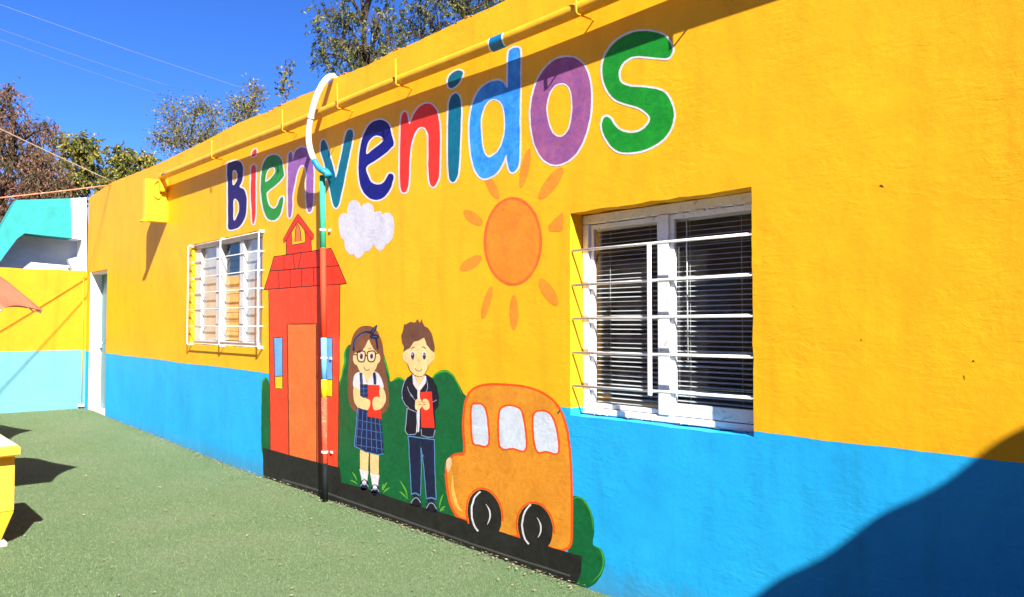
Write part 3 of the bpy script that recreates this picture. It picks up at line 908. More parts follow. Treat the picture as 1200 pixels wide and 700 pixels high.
# ---- bushes
def bush(lab, px, py, outline, hl, smooth=True, lay=0):
    t_ = thing('painted_bush', lab, 'mural', on_wall(px, py), 'bushes painted in the mural')
    poly('foliage', outline, lay, P['bush'], t_, smooth)
    for h, w_ in hl:
        stroke('highlight', h, w_, lay + 1, P['leaf'], t_, taper=True)
    return t_
C8 = lambda pts: T(290, 380, 3.1818, pts)
bush('narrow green bush painted left of the red schoolhouse', 311, 530,
     C8([(53,470),(52,300),(54,225),(62,205),(70,199),(80,215),(86,260),(92,330),(94,475),(70,472)]), [(C8([(53,300),(54,228),(62,207),(70,202),(80,214)]), 1.6)])
bush('wide green bush painted behind the two children', 470, 600,
     [(397,556),(396,500),(397,455),(400,440),(403,425),(404,412),(408,405),(414,404),(425,407),(440,408),(448,412),(453,425),(457,446),(462,445),(468,443),(475,446),(480,455),(490,470),(500,478),(512,475),(530,470),(556,480),(556,560),(548,612),(525,604),(480,592),(440,580),(405,570)],
     [([(398,452),(401,438),(404,424),(404,412),(408,406)], 2.2), ([(446,412),(451,422),(455,436),(457,446)], 2.2), ([(459,448),(464,444),(470,443.5),(476,448)], 2.6)])
bush('rounded green bush painted between the boy and the orange bus', 530, 600,
     [(498,470),(501,455),(506,443),(513,435.5),(522,433.5),(530,438),(537,449),(543,461),(551,474),(552,520),(548,560),(530,500),(510,490)],
     [([(501,456),(506,444),(513,437),(522,435),(530,439.5),(537,451),(541,463)], 2.6)], lay=2)
B5 = lambda pts: T(500, 430, 2.591, pts)
bush('green double-lobed bush painted behind the back of the orange bus', 690, 690,
     B5([(430,560),(432,480),(438,405),(458,392),(485,410),(503,450),(509,500),(505,540),(530,553),(541,590),(532,630),(507,662),(475,674),(446,668),(440,620)]),
     [(B5([(440,408),(458,395),(483,412),(500,450),(506,498)]), 2.2), (B5([(507,543),(528,556),(537,590),(528,626),(500,656)]), 2.2)])
# ---- tufts of grass
def tuft(lab, px, py, blades):
    t_ = thing('painted_grass', lab, 'mural', on_wall(px, py), 'grass tufts painted in the mural')
    for b_ in blades:
        stroke('blade', b_, 1.7, 3, P['grass'], t_, taper=True)
G2 = lambda pts: T(400, 470, 5.385, pts); Q4 = lambda pts: T(460, 465, 5.0, pts)
tuft('painted grass tuft left of the girl\'s shoes', 418, 570, [G2([(98,505),(85,470),(66,448)]), G2([(100,525),(80,508),(55,502)])])
tuft('painted grass tuft right of the girl\'s shoes', 450, 575, [G2([(262,565),(275,535),(290,512)]), G2([(264,580),(285,560),(305,548)]), G2([(258,560),(262,540),(266,525)])])
tuft('painted grass tuft left of the boy\'s shoes', 478, 585, [Q4([(88,590),(75,545),(42,490)]), Q4([(90,602),(65,575),(40,555)])])
tuft('painted grass tuft in front of the orange bus', 518, 600, [Q4([(275,650),(282,610),(297,572)]), Q4([(278,668),(295,650),(310,640)]), Q4([(276,672),(290,664),(302,660)])])

# ---- red schoolhouse
H = lambda pts: T(300, 240, 5.0, pts)
hs = thing('painted_schoolhouse', 'red schoolhouse with bell tower and orange door painted on the wall', 'mural', on_wall(356, 550))
poly('house_front', [(315,338.5),(398.4,332.5),(397.5,440),(396,556),(375,550),(345,540),(316.8,530)], 2, P['house'], hs, False)
poly('lower_roof', H([(82,388),(485,357),(530,462),(48,497)]), 3, P['roof'], hs, False)
poly('upper_roof', H([(105,305),(440,255),(485,356),(82,387)]), 3, P['roof'], hs, False)
poly('bell_tower', H([(178,297),(178,195),(245,85),(322,195),(325,276)]), 3, P['roof'], hs, False)
poly('tower_opening', H([(210,238),(208,165),(245,108),(285,150),(290,220)]), 4, paint('mural_tower_yellow', YEL, 0.1), hs, False)
poly('bell', H([(228,218),(230,155),(236,130),(243,112),(252,128),(260,155),(266,212),(248,215)]), 5, P['salmon'], hs, False)
poly('tower_roof', H([(245,52),(340,180),(338,200),(325,205),(245,95),(178,205),(162,222),(158,205)]), 5, P['roof'], hs, False)
def line(pts, w=0.9, lay=6, par=hs, mat='line', sm_=False):
    stroke('drawn_line', pts, w, lay, P[mat], par, sm_)
line(H([(105,305),(440,255)])); line(H([(82,388),(485,357)]), 1.1); line(H([(48,497),(530,462)]), 1.0)
line(H([(48,497),(82,388),(105,305)])); line(H([(440,255),(485,357),(530,462)]))
for x0_, y0_, x1_, y1_ in ((165,297,162,382),(215,290,228,377),(265,282,248,375),(132,385,135,487),(200,380,200,483),(268,374,266,478),(337,368,338,474)):
    line(H([(x0_,y0_),(x1_,y1_)]), 0.7)
line(H([(178,205),(178,295)])); line(H([(322,205),(325,272)]))
line(H([(158,205),(245,52),(340,180)]), 0.8); line(H([(162,222),(178,205),(245,95),(325,205),(338,200)]), 0.8)
line(H([(210,238),(290,220)]), 0.8); line(H([(210,238),(208,165)]), 0.7); line(H([(290,220),(285,150)]), 0.7)
line(H([(228,218),(230,155),(236,130),(243,112),(252,128),(260,155),(266,212)]), 0.8)
line([(315,339),(316.8,528)], 0.8); line([(398.4,332.5),(396,552)], 0.8)
poly('door', [(336.5,380),(370.6,379.5),(371.3,543),(338.7,533.5)], 3, P['salmon'], hs, False)
line([(338.7,533.5),(336.5,380),(370.6,379.5),(371.3,543)], 1.0)
for xa, xb, ya, yb, yc in ((320.8,331,395.7,441,456),(377.6,389.4,396,445,465)):
    poly('window', [(xa,ya),(xb,ya),(xb+0.3,yb),(xa+1,yb)], 3, P['window'], hs, False)
    poly('window_box', [(xa+1,yb),(xb+0.3,yb),(xb+0.3,yc),(xa+1.6,yc-0.7)], 3, P['gold'], hs, False)
    line([(xa,ya),(xb,ya),(xb+0.3,yc),(xa+1.6,yc-0.7),(xa,ya)], 0.8)
    line([(xa+1,yb),(xb+0.3,yb)], 0.8)

# ---- girl
g = thing('painted_girl', 'girl in glasses and plaid skirt holding a red book, painted on the wall', 'mural', on_wall(432, 580), 'schoolchildren painted in the mural')
A1 = lambda pts: T(400, 370, 6.365, pts)
poly('hair', A1([(58,650),(50,500),(55,380),(62,260),(80,170),(110,110),(150,80),(205,76),(255,100),(290,160),(310,230),(320,330),(332,430),(347,520),(356,600),(350,680),(320,725),(250,730),(180,735),(110,720)]), 2, P['hair'], g)
poly('leg', G2([(118,310),(173,318),(168,455),(119,445)]), 3, P['skin'], g, False)
poly('leg', G2([(182,322),(236,325),(236,475),(184,465)]), 3, P['skin'], g, False)
poly('sock', G2([(114,432),(140,436),(171,444),(167,475),(162,515),(130,515),(122,465)]), 4, P['white'], g, False)
poly('sock', G2([(182,458),(210,462),(240,468),(234,510),(230,545),(196,545),(188,490)]), 4, P['white'], g, False)
for cx_, cy_ in ((145,532),(212,562)):
    poly('shoe', G2(ell(cx_, cy_, 27, 36, 14)), 5, P['cloth'], g)
    poly('instep', G2(ell(cx_, cy_ - 16, 13, 15, 12)), 6, P['white'], g)
    stroke('shoe_edge', G2([(cx_-24, cy_+6), (cx_-14, cy_-6), (cx_+2, cy_-8), (cx_+18, cy_-2), (cx_+25, cy_+12)]), 1.0, 7, P['seam'], g)
poly('blouse', A1([(90,480),(100,440),(132,420),(165,430),(195,500),(235,420),(275,430),(300,470),(312,510),(308,550),(255,570),(140,570),(92,535)]), 3, P['white'], g)
poly('arm', A1([(92,538),(135,552),(142,590),(180,612),(207,640),(210,680),(190,706),(150,705),(115,675),(92,620)]), 4, P['skin'], g)
poly('arm', A1([(285,550),(312,545),(332,600),(327,650),(295,695),(250,705),(236,680),(232,640),(250,606),(285,622)]), 8, P['skin'], g)
poly('bib', A1([(138,512),(197,512),(197,606),(168,615),(140,600)]), 5, P['plaid'], g, False)
poly('strap', A1([(134,425),(157,430),(160,512),(140,512)]), 5, P['plaid'], g, False)
poly('strap', A1([(234,428),(254,420),(262,514),(242,514)]), 5, P['plaid'], g, False)
poly('skirt', G2([(103,40),(135,52),(165,60),(165,100),(250,118),(262,230),(270,335),(228,340),(150,320),(82,285),(92,160)]), 5, P['plaid'], g, False)
for k in range(6):
    xa = 110 + k*26; xb = 92 + k*33
    line(G2([(xa, 48 + k*13 if k < 3 else 104 + (k-3)*5), (xb, 288 + k*9)]), 0.8, 6, g, 'stripe')
for k in range(4):
    ya = 120 + k*52
    line(G2([(100 - k*5, ya), (255 + k*4, ya + 30)]), 0.7, 6, g, 'stripe')
line(G2([(103,40),(82,285),(150,320),(228,340),(270,335)]), 1.0, 6, g, 'denim_edge')
for sx_ in (141, 252):
    line(A1([(sx_ + 6, 440), (sx_ + 8, 505)]), 0.6, 6, g, 'stripe')
line(A1([(140,545),(197,545)]), 0.6, 6, g, 'stripe'); line(A1([(140,580),(197,578)]), 0.6, 6, g, 'stripe'); line(A1([(168,515),(168,606)]), 0.6, 7, g, 'stripe')
poly('book', [(431,451),(444.8,451.5),(447.3,491.3),(431,488.5)], 6, P['book'], g, False)
poly('hand', A1([(170,640),(192,622),(212,632),(216,655),(208,685),(190,706),(165,690)]), 9, P['skin'], g)
poly('hand', A1([(232,640),(245,612),(268,605),(290,620),(290,660),(262,690),(240,690)]), 9, P['skin'], g)
poly('neck', A1([(165,425),(195,508),(236,420)]), 5, P['skin'], g, False)
poly('face', A1([(88,335),(88,300),(102,278),(140,275),(175,235),(205,178),(222,215),(245,255),(272,278),(288,298),(288,335),(272,360),(258,390),(238,422),(205,442),(165,436),(135,410),(118,375),(100,358)]), 6, P['skin'], g)
for cx_ in (148, 224):
    poly('eye_white', A1(ell(cx_, 303, 19, 29, 14)), 7, P['white'], g)
    poly('eye', A1(ell(cx_ + 1, 303, 12, 22, 12)), 8, P['eye'], g)
    poly('pupil', A1(ell(cx_ + 1, 306, 6, 13, 10)), 9, P['pupil'], g)
    stroke('glasses_rim', A1([(cx_-29,275),(cx_-10,264),(cx_+14,264),(cx_+29,276),(cx_+30,310),(cx_+22,338),(cx_,346),(cx_-20,338),(cx_-29,312)]), 1.25, 10, P['black'], g, True, True)
line(A1([(177,302),(186,296),(196,302)]), 1.2, 10, g, 'black'); line(A1([(92,290),(118,292)]), 1.2, 10, g, 'black'); line(A1([(254,284),(275,278)]), 1.2, 10, g, 'black')
line(A1([(168,386),(180,404),(196,410),(212,398)]), 0.8, 7, g, 'line', True); line(A1([(200,250),(225,244)]), 0.9, 7, g, 'hair')
stroke('headband', A1([(92,262),(95,210),(110,172),(140,142),(180,126),(215,126),(245,150),(262,190),(272,250)]), 2.4, 4, P['cloth'], g)
stroke('headband_edge', A1([(94,235),(100,200),(118,168),(150,142),(190,130)]), 0.7, 5, P['stripe'], g)
poly('bow', A1([(212,130),(225,105),(250,80),(268,70),(262,100),(240,128),(222,142)]), 6, P['cloth'], g)
poly('bow', A1([(215,150),(235,140),(265,142),(280,158),(265,175),(240,172),(220,168)]), 6, P['cloth'], g)
line(A1([(228,125),(245,100),(262,80)]), 0.7, 7, g, 'stripe'); line(A1([(235,155),(265,158)]), 0.7, 7, g, 'stripe')

# ---- boy
b = thing('painted_boy', 'boy in dark jacket and jeans holding a red book, painted on the wall', 'mural', on_wall(496, 600), 'schoolchildren painted in the mural')
Q3 = lambda pts: T(460, 365, 6.357, pts)
poly('leg', Q4([(90,225),(162,235),(166,400),(162,585),(135,590),(110,580),(100,400)]), 3, P['denim'], b, False)
poly('leg', Q4([(160,235),(246,245),(250,430),(256,610),(225,620),(198,608),(185,450)]), 3, P['denim'], b, False)
line(Q4([(92,230),(101,400),(111,578)]), 1.0, 4, b, 'denim_edge'); line(Q4([(166,300),(170,400),(164,580)]), 0.9, 4, b, 'denim_edge')
line(Q4([(168,300),(186,450),(198,600)]), 0.9, 5, b, 'denim_edge'); line(Q4([(244,248),(249,430),(255,600)]), 1.0, 4, b, 'denim_edge')
line(Q4([(93,232),(244,252)]), 1.2, 5, b, 'denim_edge'); line(Q4([(166,300),(174,338),(184,352)]), 0.9, 6, b, 'denim_edge', True)
line(Q4([(112,572),(138,566),(160,580)]), 1.4, 5, b, 'denim_edge', True); line(Q4([(200,600),(228,592),(255,606)]), 1.4, 5, b, 'denim_edge', True)
poly('shoe', Q4([(104,632),(116,598),(138,582),(160,594),(170,620),(166,645),(130,642)]), 5, P['jacket'], b)
poly('shoe', Q4([(194,660),(204,622),(228,610),(250,628),(260,655),(256,680),(222,676)]), 5, P['jacket'], b)
line(Q4([(108,625),(125,598),(145,594),(165,622)]), 1.1, 6, b, 'seam', True); line(Q4([(198,655),(215,626),(238,628),(258,658)]), 1.1, 6, b, 'seam', True)
poly('jacket', [(483.3,438),(477,443),(472.4,451),(470.6,459),(470.2,466.5),(475,474.5),(477,479),(475.6,492),(474.4,505),(478,510),(493,511.5),(509,514),(510.5,501),(509.5,482),(514,476.5),(514.6,466),(512,453),(507,443.5),(501,439),(492,436.5)], 4, P['jacket'], b, False)
poly('shirt', Q3([(148,468),(160,470),(196,560),(243,475),(252,484),(245,535),(205,590),(205,680),(198,900),(176,900),(188,680),(185,590),(152,540)]), 5, P['white'], b, False)
poly('neck', Q3([(162,465),(195,562),(242,468)]), 6, P['skin'], b, False)
line(Q3([(75,650),(70,600),(80,545),(110,490)]), 0.8, 5, b, 'seam', True)
line(Q3([(110,560),(125,600),(155,640)]), 0.7, 5, b, 'seam', True); line(Q3([(130,620),(150,640),(172,665)]), 0.7, 5, b, 'seam', True)
line(Q3([(250,500),(262,560),(250,600)]), 0.7, 6, b, 'seam', True); line(Q3([(290,680),(310,670),(330,660)]), 0.7, 5, b, 'seam', True)
line(Q4([(85,68),(80,140),(74,200),(90,222),(130,222),(148,205),(140,90),(88,68)]), 0.9, 6, b, 'seam')
line(Q4([(168,190),(170,228),(205,238),(240,238),(248,195)]), 0.9, 6, b, 'seam'); line(Q4([(52,2),(75,48),(95,66)]), 0.8, 6, b, 'seam')
poly('book', [(492.6,459.4),(506,459),(509.2,502),(493.6,501)], 7, P['book'], b, False)
poly('hand', Q4([(133,28),(145,14),(162,14),(172,35),(170,60),(152,79),(135,72)]), 8, P['skin'], b)
poly('hand', Q4([(174,40),(180,16),(198,14),(212,30),(216,65),(196,80),(178,64)]), 8, P['skin'], b)
for k in range(2):
    line(Q4([(150, 30+k*16), (168, 32+k*15)]), 0.6, 9, b, 'line'); line(Q4([(178, 34+k*14), (194, 32+k*15)]), 0.6, 9, b, 'line')
poly('face', Q3([(80,302),(130,268),(160,218),(195,212),(235,188),(255,240),(285,285),(312,310),(312,350),(292,375),(272,400),(250,452),(215,486),(172,478),(130,440),(110,388),(90,377),(77,340)]), 7, P['skin'], b)
poly('hair', Q3([(80,302),(85,260),(70,230),(65,180),(80,140),(85,98),(105,95),(130,78),(168,84),(185,58),(206,90),(213,58),(238,110),(265,125),(290,160),(306,220),(316,270),(312,308),(285,290),(255,250),(235,195),(195,220),(160,226),(130,275)]), 8, P['boyhair'], b, False)
for cx_ in (148, 235):
    poly('eye_white', Q3(ell(cx_, 328, 17, 34, 14)), 8, P['white'], b)
    poly('eye', Q3(ell(cx_ + 2, 333, 13, 28, 12)), 9, P['eye'], b)
    poly('pupil', Q3(ell(cx_ + 2, 335, 7, 16, 10)), 10, P['pupil'], b)
    poly('eye_glint', Q3(ell(cx_ - 1, 322, 3, 6, 8)), 11, P['white'], b)
line(Q3([(140,280),(152,268),(166,266)]), 1.1, 9, b, 'boyhair'); line(Q3([(220,266),(234,266),(248,280)]), 1.1, 9, b, 'boyhair')
line(Q3([(170,425),(182,442),(200,446),(220,430)]), 0.8, 8, b, 'line', True); line(Q3([(190,366),(200,368)]), 0.8, 8, b, 'salmon')
line(Q3([(90,330),(100,345),(98,362)]), 0.6, 8, b, 'salmon', True); line(Q3([(298,330),(292,350)]), 0.6, 8, b, 'salmon')
line(Q3([(115,395),(130,440),(172,478),(215,486),(250,452),(270,402)]), 0.6, 9, b, 'line', True)

# ---- orange bus
bus = thing('painted_bus', 'orange school bus with three pale windows painted on the wall', 'mural', on_wall(600, 640))
body = resample(B5([(115,260),(112,180),(118,110),(135,75),(170,57),(230,55),(300,62),(350,80),(390,110),(415,155),(430,220),(438,320),(440,450),(438,530),(425,552),(400,555),(375,548),(330,532),(272,514),(232,512),(180,490),(122,466),(92,452),(70,405),(60,330),(65,290),(85,268)]), True)
flat_shape('outline', offset(body, 1.8), [], 3, P['busline'], bus)
flat_shape('body', offset(body, -0.9), [], 4, P['busbody'], bus)
stroke('body_sheen', B5([(78,330),(80,375),(92,420),(108,440)]), 4, 5, P['lightorange'], bus, taper=True)
poly('lamp', B5([(62,320),(60,285),(72,276),(76,292),(70,312)]), 5, P['pinklamp'], bus)
line(B5([(85,268),(100,262),(116,264)]), 1.4, 6, bus, 'busline', True)
for w_ in ([(137,128),(150,115),(168,118),(180,145),(186,232),(158,235),(141,222)], [(222,145),(238,122),(272,124),(290,148),(300,247),(262,246),(224,240)], [(325,155),(345,136),(374,146),(392,190),(398,258),(365,255),(333,250)]):
    o_ = resample(B5(w_), True)
    flat_shape('window_edge', offset(o_, 2.3), [], 5, P['busline'], bus)
    flat_shape('window', o_, [], 6, P['buswindow'], bus)
for cx_, cy_, rx_, ry_, rt in ((176,449,50,77,-0.20), (330,489,52,74,-0.18)):
    arc = [(cx_ + (rx_+4)*math.cos(t)*math.cos(rt) - (ry_+4)*math.sin(t)*math.sin(rt), cy_ + (rx_+4)*math.cos(t)*math.sin(rt) + (ry_+4)*math.sin(t)*math.cos(rt)) for t in np.linspace(math.pi*0.93, math.pi*2.12, 22)]
    stroke('wheel_arch', B5(arc), 1.9, 6, P['busline'], bus)
    wh = flat_shape('wheel', resample(B5(ell(cx_, cy_, rx_, ry_, 20, rt)), True), [], 7, P['black'], bus)
    a_ = [(cx_ - 40*math.cos(t), cy_ - 8 - 66*math.sin(t)*1.0) for t in np.linspace(-1.05, 1.25, 12)]
    stroke('rim', B5(a_), 2.0, 8, P['white'], wh)
    stroke('hub', B5([(cx_+4, cy_-32), (cx_+15, cy_-12), (cx_+16, cy_+12), (cx_+8, cy_+30)]), 1.8, 8, P['white'], wh, taper=True)
poly('scuff', T(500,430,2.591,[(396,140),(404,130),(407,134),(400,144)]), 5, P['bush'], bus, False)

# small chips knocked out of the yellow paint
for cpts in ([(1030.6,217.2),(1032.4,216.5),(1034.6,217.8),(1035.8,219.6),(1033.6,219.2),(1031.6,218.8)], [(1139,423.2),(1140.6,422.2),(1142.2,423.4),(1141.4,424.8),(1140,424.4)],
             [(1129.2,439.4),(1130.0,440.6),(1130.8,444.6),(1131.0,446.2),(1130.2,444.6),(1129.4,441.6)], [(1008.2,398.2),(1009.4,397.6),(1010.0,398.8),(1009.0,399.4)]):
    poly('paint_chip', cpts, 1, M['chip'], bld, False)

# ------------------------------------------------------------------ pipes on the wall
PY = -0.075
ppx = [(191,207.5),(248.6,183.4),(331,149.5),(399,122),(462.6,96.6),(578,52),(667,16.5),(708,0)]
pp = [W(x, y, PY) for x, y in ppx]
xs = np.array([p.x for p in pp]); zs_ = np.array([p.z for p in pp])
fit = np.polyfit(xs, zs_, 1)
print('pipe heights', zs_, 'fit', fit)
def pipe_z(x): return float(np.polyval(fit, x)) if x < xs.max() else float(np.polyval(fit, xs.max()))
pipe = thing('conduit_pipe', 'long yellow pipe carried on hooks just under the roof edge', 'pipe', (xs.min(), PY, pipe_z(xs.min())))
px0 = xs.min()
path = [(x, PY + 0.004*noise.noise(Vector((x*0.9, 0, 0))), pipe_z(x) + 0.010*noise.noise(Vector((x*0.8, 3, 0)))) for x in np.linspace(px0, RX - 0.05, 60)]
PR = 0.034
tube('tube', path, PR, M['yellow'], pipe, 14)
# patch of the blue letter's stroke carried over the pipe
bx0, bx1 = W(577.5, 50, PY).x, W(592, 47, PY).x
for nm, a_, b_, rr, mt in (('painted_edge', bx0 - 0.012, bx1 + 0.012, PR + 0.0025, 'white'), ('painted_band', bx0, bx1, PR + 0.0037, 'teal')):
    vv = []; ff = []
    n = 12
    for xx_ in (a_, b_):
        for k in range(n + 1):
            th = math.radians(40 + 200 * k / n)
            vv.append((xx_ + 0.012*math.sin(th), PY - rr*math.sin(th) * 1.0, pipe_z((a_+b_)/2) + rr*math.cos(th) + 0.010*noise.noise(Vector(((a_+b_)/2*0.8, 3, 0)))))
    ff = [(k, k+1, n+1+k+1, n+1+k) for k in range(n)]
    mesh(nm, vv, ff, simple('band_' + mt, rgb(0, 108, 158) if mt == 'teal' else rgb(240, 240, 240), 0.5), pipe, True)
tube('elbow', crom([(px0 + 0.03, PY, pipe_z(px0)), (px0 - 0.03, PY, pipe_z(px0) - 0.005), (px0 - 0.05, PY + 0.005, pipe_z(px0) - 0.05), (px0 - 0.05, PY + 0.02, pipe_z(px0) - 0.16)], 4), PR + 0.003, M['yellow'], pipe, 12)
hooks = [248.6, 331.5, 396, 464.5, 676, 790]
hook_at = ['left of the capital B', 'above the lilac letter n', 'just right of the white hose', 'above the red letter n', 'above the plum letter o', 'past the large green s']
for i, hx in enumerate(hooks):
    p = W(hx, np.interp(hx, [q[0] for q in ppx], [q[1] for q in ppx]) if hx < 708 else 0, PY - PR - 0.008)
    x = p.x if i < 5 else -1.75
    zc_ = pipe_z(x) + 0.010*noise.noise(Vector((x*0.8, 3, 0)))
    hk = thing('pipe_hook', 'yellow J-shaped hook under the roof-edge pipe, ' + hook_at[i], 'hook', (x, 0, zc_ - PR - 0.01), 'hooks under the roof-edge pipe')
    tube('arm', [(x, 0.01, zc_ - PR - 0.007), (x, PY - PR - 0.006, zc_ - PR - 0.007), (x, PY - PR - 0.012, zc_ - PR), (x - 0.004, PY - PR - 0.012, zc_ + 0.115 + 0.02*random.random())], 0.0048, M['yellow'], hk, 6)
# junction box at the end of the pipe
bxw = W(196.5, 235, 0).x
zt = W(196, 212.5, 0).z; zb = W(196, 261, 0).z
jb = thing('junction_box', 'plain yellow box fixed high on the wall below the roof-edge pipe end', 'box', (bxw - 0.05, -0.1, zb))
box('case', (bxw - 0.09, -0.225, zb), (bxw, 0.002, zt), M['yellow_box'], jb, 0.006)
box('lip', (bxw - 0.12, -0.262, zb - 0.004), (bxw - 0.004, -0.2, zb + 0.012), M['yellow_box'], jb)
tube('cable_loop', crom([(bxw + 0.012, PY, zt + 0.01), (bxw + 0.014, PY - 0.07, zt - 0.05), (bxw + 0.014, PY - 0.065, zt - 0.17), (bxw + 0.012, PY - 0.02, zt - 0.2), (bxw + 0.006, PY + 0.01, zt - 0.14)], 5), 0.008, M['yellow'], jb, 6)

# flexible white tube over the parapet
fx = [(397.6,88.5,0.10),(390,89.5,0.0),(381.5,94,-0.10),(371.6,111.5,-0.165),(364.5,137,-0.17),(361.5,160,-0.155),(364.5,179,-0.13),(372,194.5,-0.095),(379,201,-0.07),(383.5,203.5,-0.045)]
fp = [W(a_, b_, y) for a_, b_, y in fx]
fp[0] = Vector((fp[0].x + 0.25, 0.22, 3.05)); fp.insert(1, Vector((fp[0].x - 0.2, 0.06, 3.06)))
fl = thing('flexible_hose', 'white flexible tube curving off the roof edge down to the downpipe', 'hose', tuple(fp[-1]))
sm_p = crom(fp, 6)
cut = int(len(sm_p) * 0.74)
tube('white_run', sm_p[:cut + 1], 0.0215, M['white_flex'], fl, 12)
tube('blue_run', sm_p[cut:], 0.022, simple('blue_hose_paint', rgb(20, 130, 180, 0.9), 0.5, 0.4, 0.15, 20), fl, 12)
for k in (8, 20, 30):
    tube('clip_ring', [sm_p[k], sm_p[k] + (sm_p[k+1]-sm_p[k]).normalized()*0.012], 0.0238, M['cord'], fl, 10)
tube('end_cap', [sm_p[-1] - Vector((0.03, 0.0, -0.02)), sm_p[-1] + Vector((0.02, 0.0, -0.02))], 0.028, simple('teal_cap', rgb(30, 140, 170, 0.9), 0.5), fl, 12)
# painted downpipe
dp = thing('downpipe', 'thin vertical pipe painted green, red, blue, yellow and black down the mural', 'pipe', on_wall(380.5, 586))
DY = -0.045
segs = [(206,291,rgb(60,180,140,0.9),'green'),(291,396,rgb(248,72,46,0.95),'red'),(396,445,rgb(110,180,240,0.9),'blue'),(445,466,rgb(250,206,30,0.9),'gold'),(466,543,rgb(246,84,60,0.95),'rust'),(543,589,rgb(18,24,26,1),'black')]
def dpx(y): return 377.8 + (y - 206) / 380.0 * 3.2
for ya, yb, c, nm in segs:
    m_ = simple('downpipe_' + nm, c, 0.7, 0.12, 0.12, 25, 0.0004, 90, dirt=rgb(225,170,150) if nm == 'rust' else None)
    tube('length', [W(dpx(ya), ya, DY), W(dpx(yb), yb, DY)], 0.0205, m_, dp, 12)
for yc in (270, 420, 530):
    p = W(dpx(yc), yc, DY)
    tube('clamp', [p - Vector((0,0,0.009)), p + Vector((0,0,0.009))], 0.0235, M['white_metal'], dp, 12)
    box('clamp_tab', (p.x + 0.02, -0.012, p.z - 0.008), (p.x + 0.05, -0.0075, p.z + 0.008), M['white_metal'], dp)

# ------------------------------------------------------------------ courtyard end wall
cwt = thing('courtyard_wall', 'yellow wall with blue base band closing the far end of the courtyard', 'wall', (XFAR - 0.1, -3, 0))
ztop = PX(50, 315.5, XFAR).z
ys = np.linspace(-9.0, 0.0, 120)
zt_ = [ztop + 0.012*noise.noise(Vector((0, y*2.2, 4))) + 0.004*noise.noise(Vector((0, y*14, 4))) for y in ys]
n = len(ys)
vv = [(XFAR, y, -0.1) for y in ys] + [(XFAR, y, z) for y, z in zip(ys, zt_)] + [(XFAR - 0.18, y, z) for y, z in zip(ys, zt_)] + [(XFAR - 0.18, y, -0.1) for y in ys]
ff = []
for i in range(n - 1):
    for r in range(3):
        ff.append((r*n+i, r*n+i+1, (r+1)*n+i+1, (r+1)*n+i))
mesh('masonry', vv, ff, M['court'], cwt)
cp = thing('corner_pipe', 'slim white pipe standing in the corner beside the door', 'pipe', (XFAR + 0.03, -0.05, ground_z(XFAR, 0)))
pcz = PX(101, 285, XFAR).z
tube('pipe_run', [(XFAR + 0.03, -0.05, ground_z(XFAR, 0)), (XFAR + 0.03, -0.05, ztop + 0.05)], 0.006, M['yellow'], cp, 8)
box('foot_clip', (XFAR + 0.003, -0.09, ground_z(XFAR, 0) + 0.03), (XFAR + 0.05, -0.02, ground_z(XFAR, 0) + 0.06), M['alu'], cp)

# ------------------------------------------------------------------ teal shell beyond the wall
XS = -13.8
st = thing('stage_shell', 'teal canopy frame around a pale grey recess beyond the courtyard wall', 'building', (XS, -3.0, 0))
M['teal_wall'] = simple('teal_plaster', (0.03, 0.28, 0.26, 1), 0.8, 0.2, 0.2, 5, 0.004, 30)
M['grey_wall'] = simple('pale_grey_plaster', (0.80, 0.80, 0.80, 1), 0.85, 0.2, 0.12, 3)
M['whitewash'] = simple('whitewash', (0.78, 0.77, 0.74, 1), 0.85, 0.2, 0.12, 6, 0.003, 30)
def prism(name, pts, x, dep, mat, par, smooth=False):
    p3 = [PX(a_, b_, x) for a_, b_ in pts]
    polys = [[Vector((p.y, p.z, 0)) for p in p3]]
    tr_ = tessellate_polygon(polys)
    n = len(p3)
    vv = [(x, p.y, p.z) for p in p3] + [(x - dep, p.y, p.z) for p in p3]
    ff = [tuple(t_) for t_ in tr_] + [tuple(n + i for i in reversed(t_)) for t_ in tr_] + [(i, (i+1) % n, n+(i+1) % n, n+i) for i in range(n)]
    o_ = mesh(name, vv, ff, mat, par)
    return o_
prism('portal', [(19,234.5),(83,232.5),(84.5,279.5),(50,276),(29,273.5),(20,280),(8,296),(-40,362),(-75,362),(-62,340),(0,268)], XS, 0.35, M['teal_wall'], st)
prism('pier', [(83.2,232.5),(101.5,231.8),(101.5,330),(96.5,330),(96,281),(84.7,279.6)], XS + 0.02, 0.33, M['whitewash'], st)
prism('back_panel', [(-60,360),(10,268),(96,266),(96,345)], XS - 0.5, 0.1, M['grey_wall'], st)
prism('ledge', [(80,304),(96,300),(96,318),(86,318)], XS - 0.2, 0.15, M['grey_wall'], st)
prism('roof_panel', [(15,262),(90,262),(90,274),(18,272)], XS - 0.36, 0.2, M['grey_wall'], st)

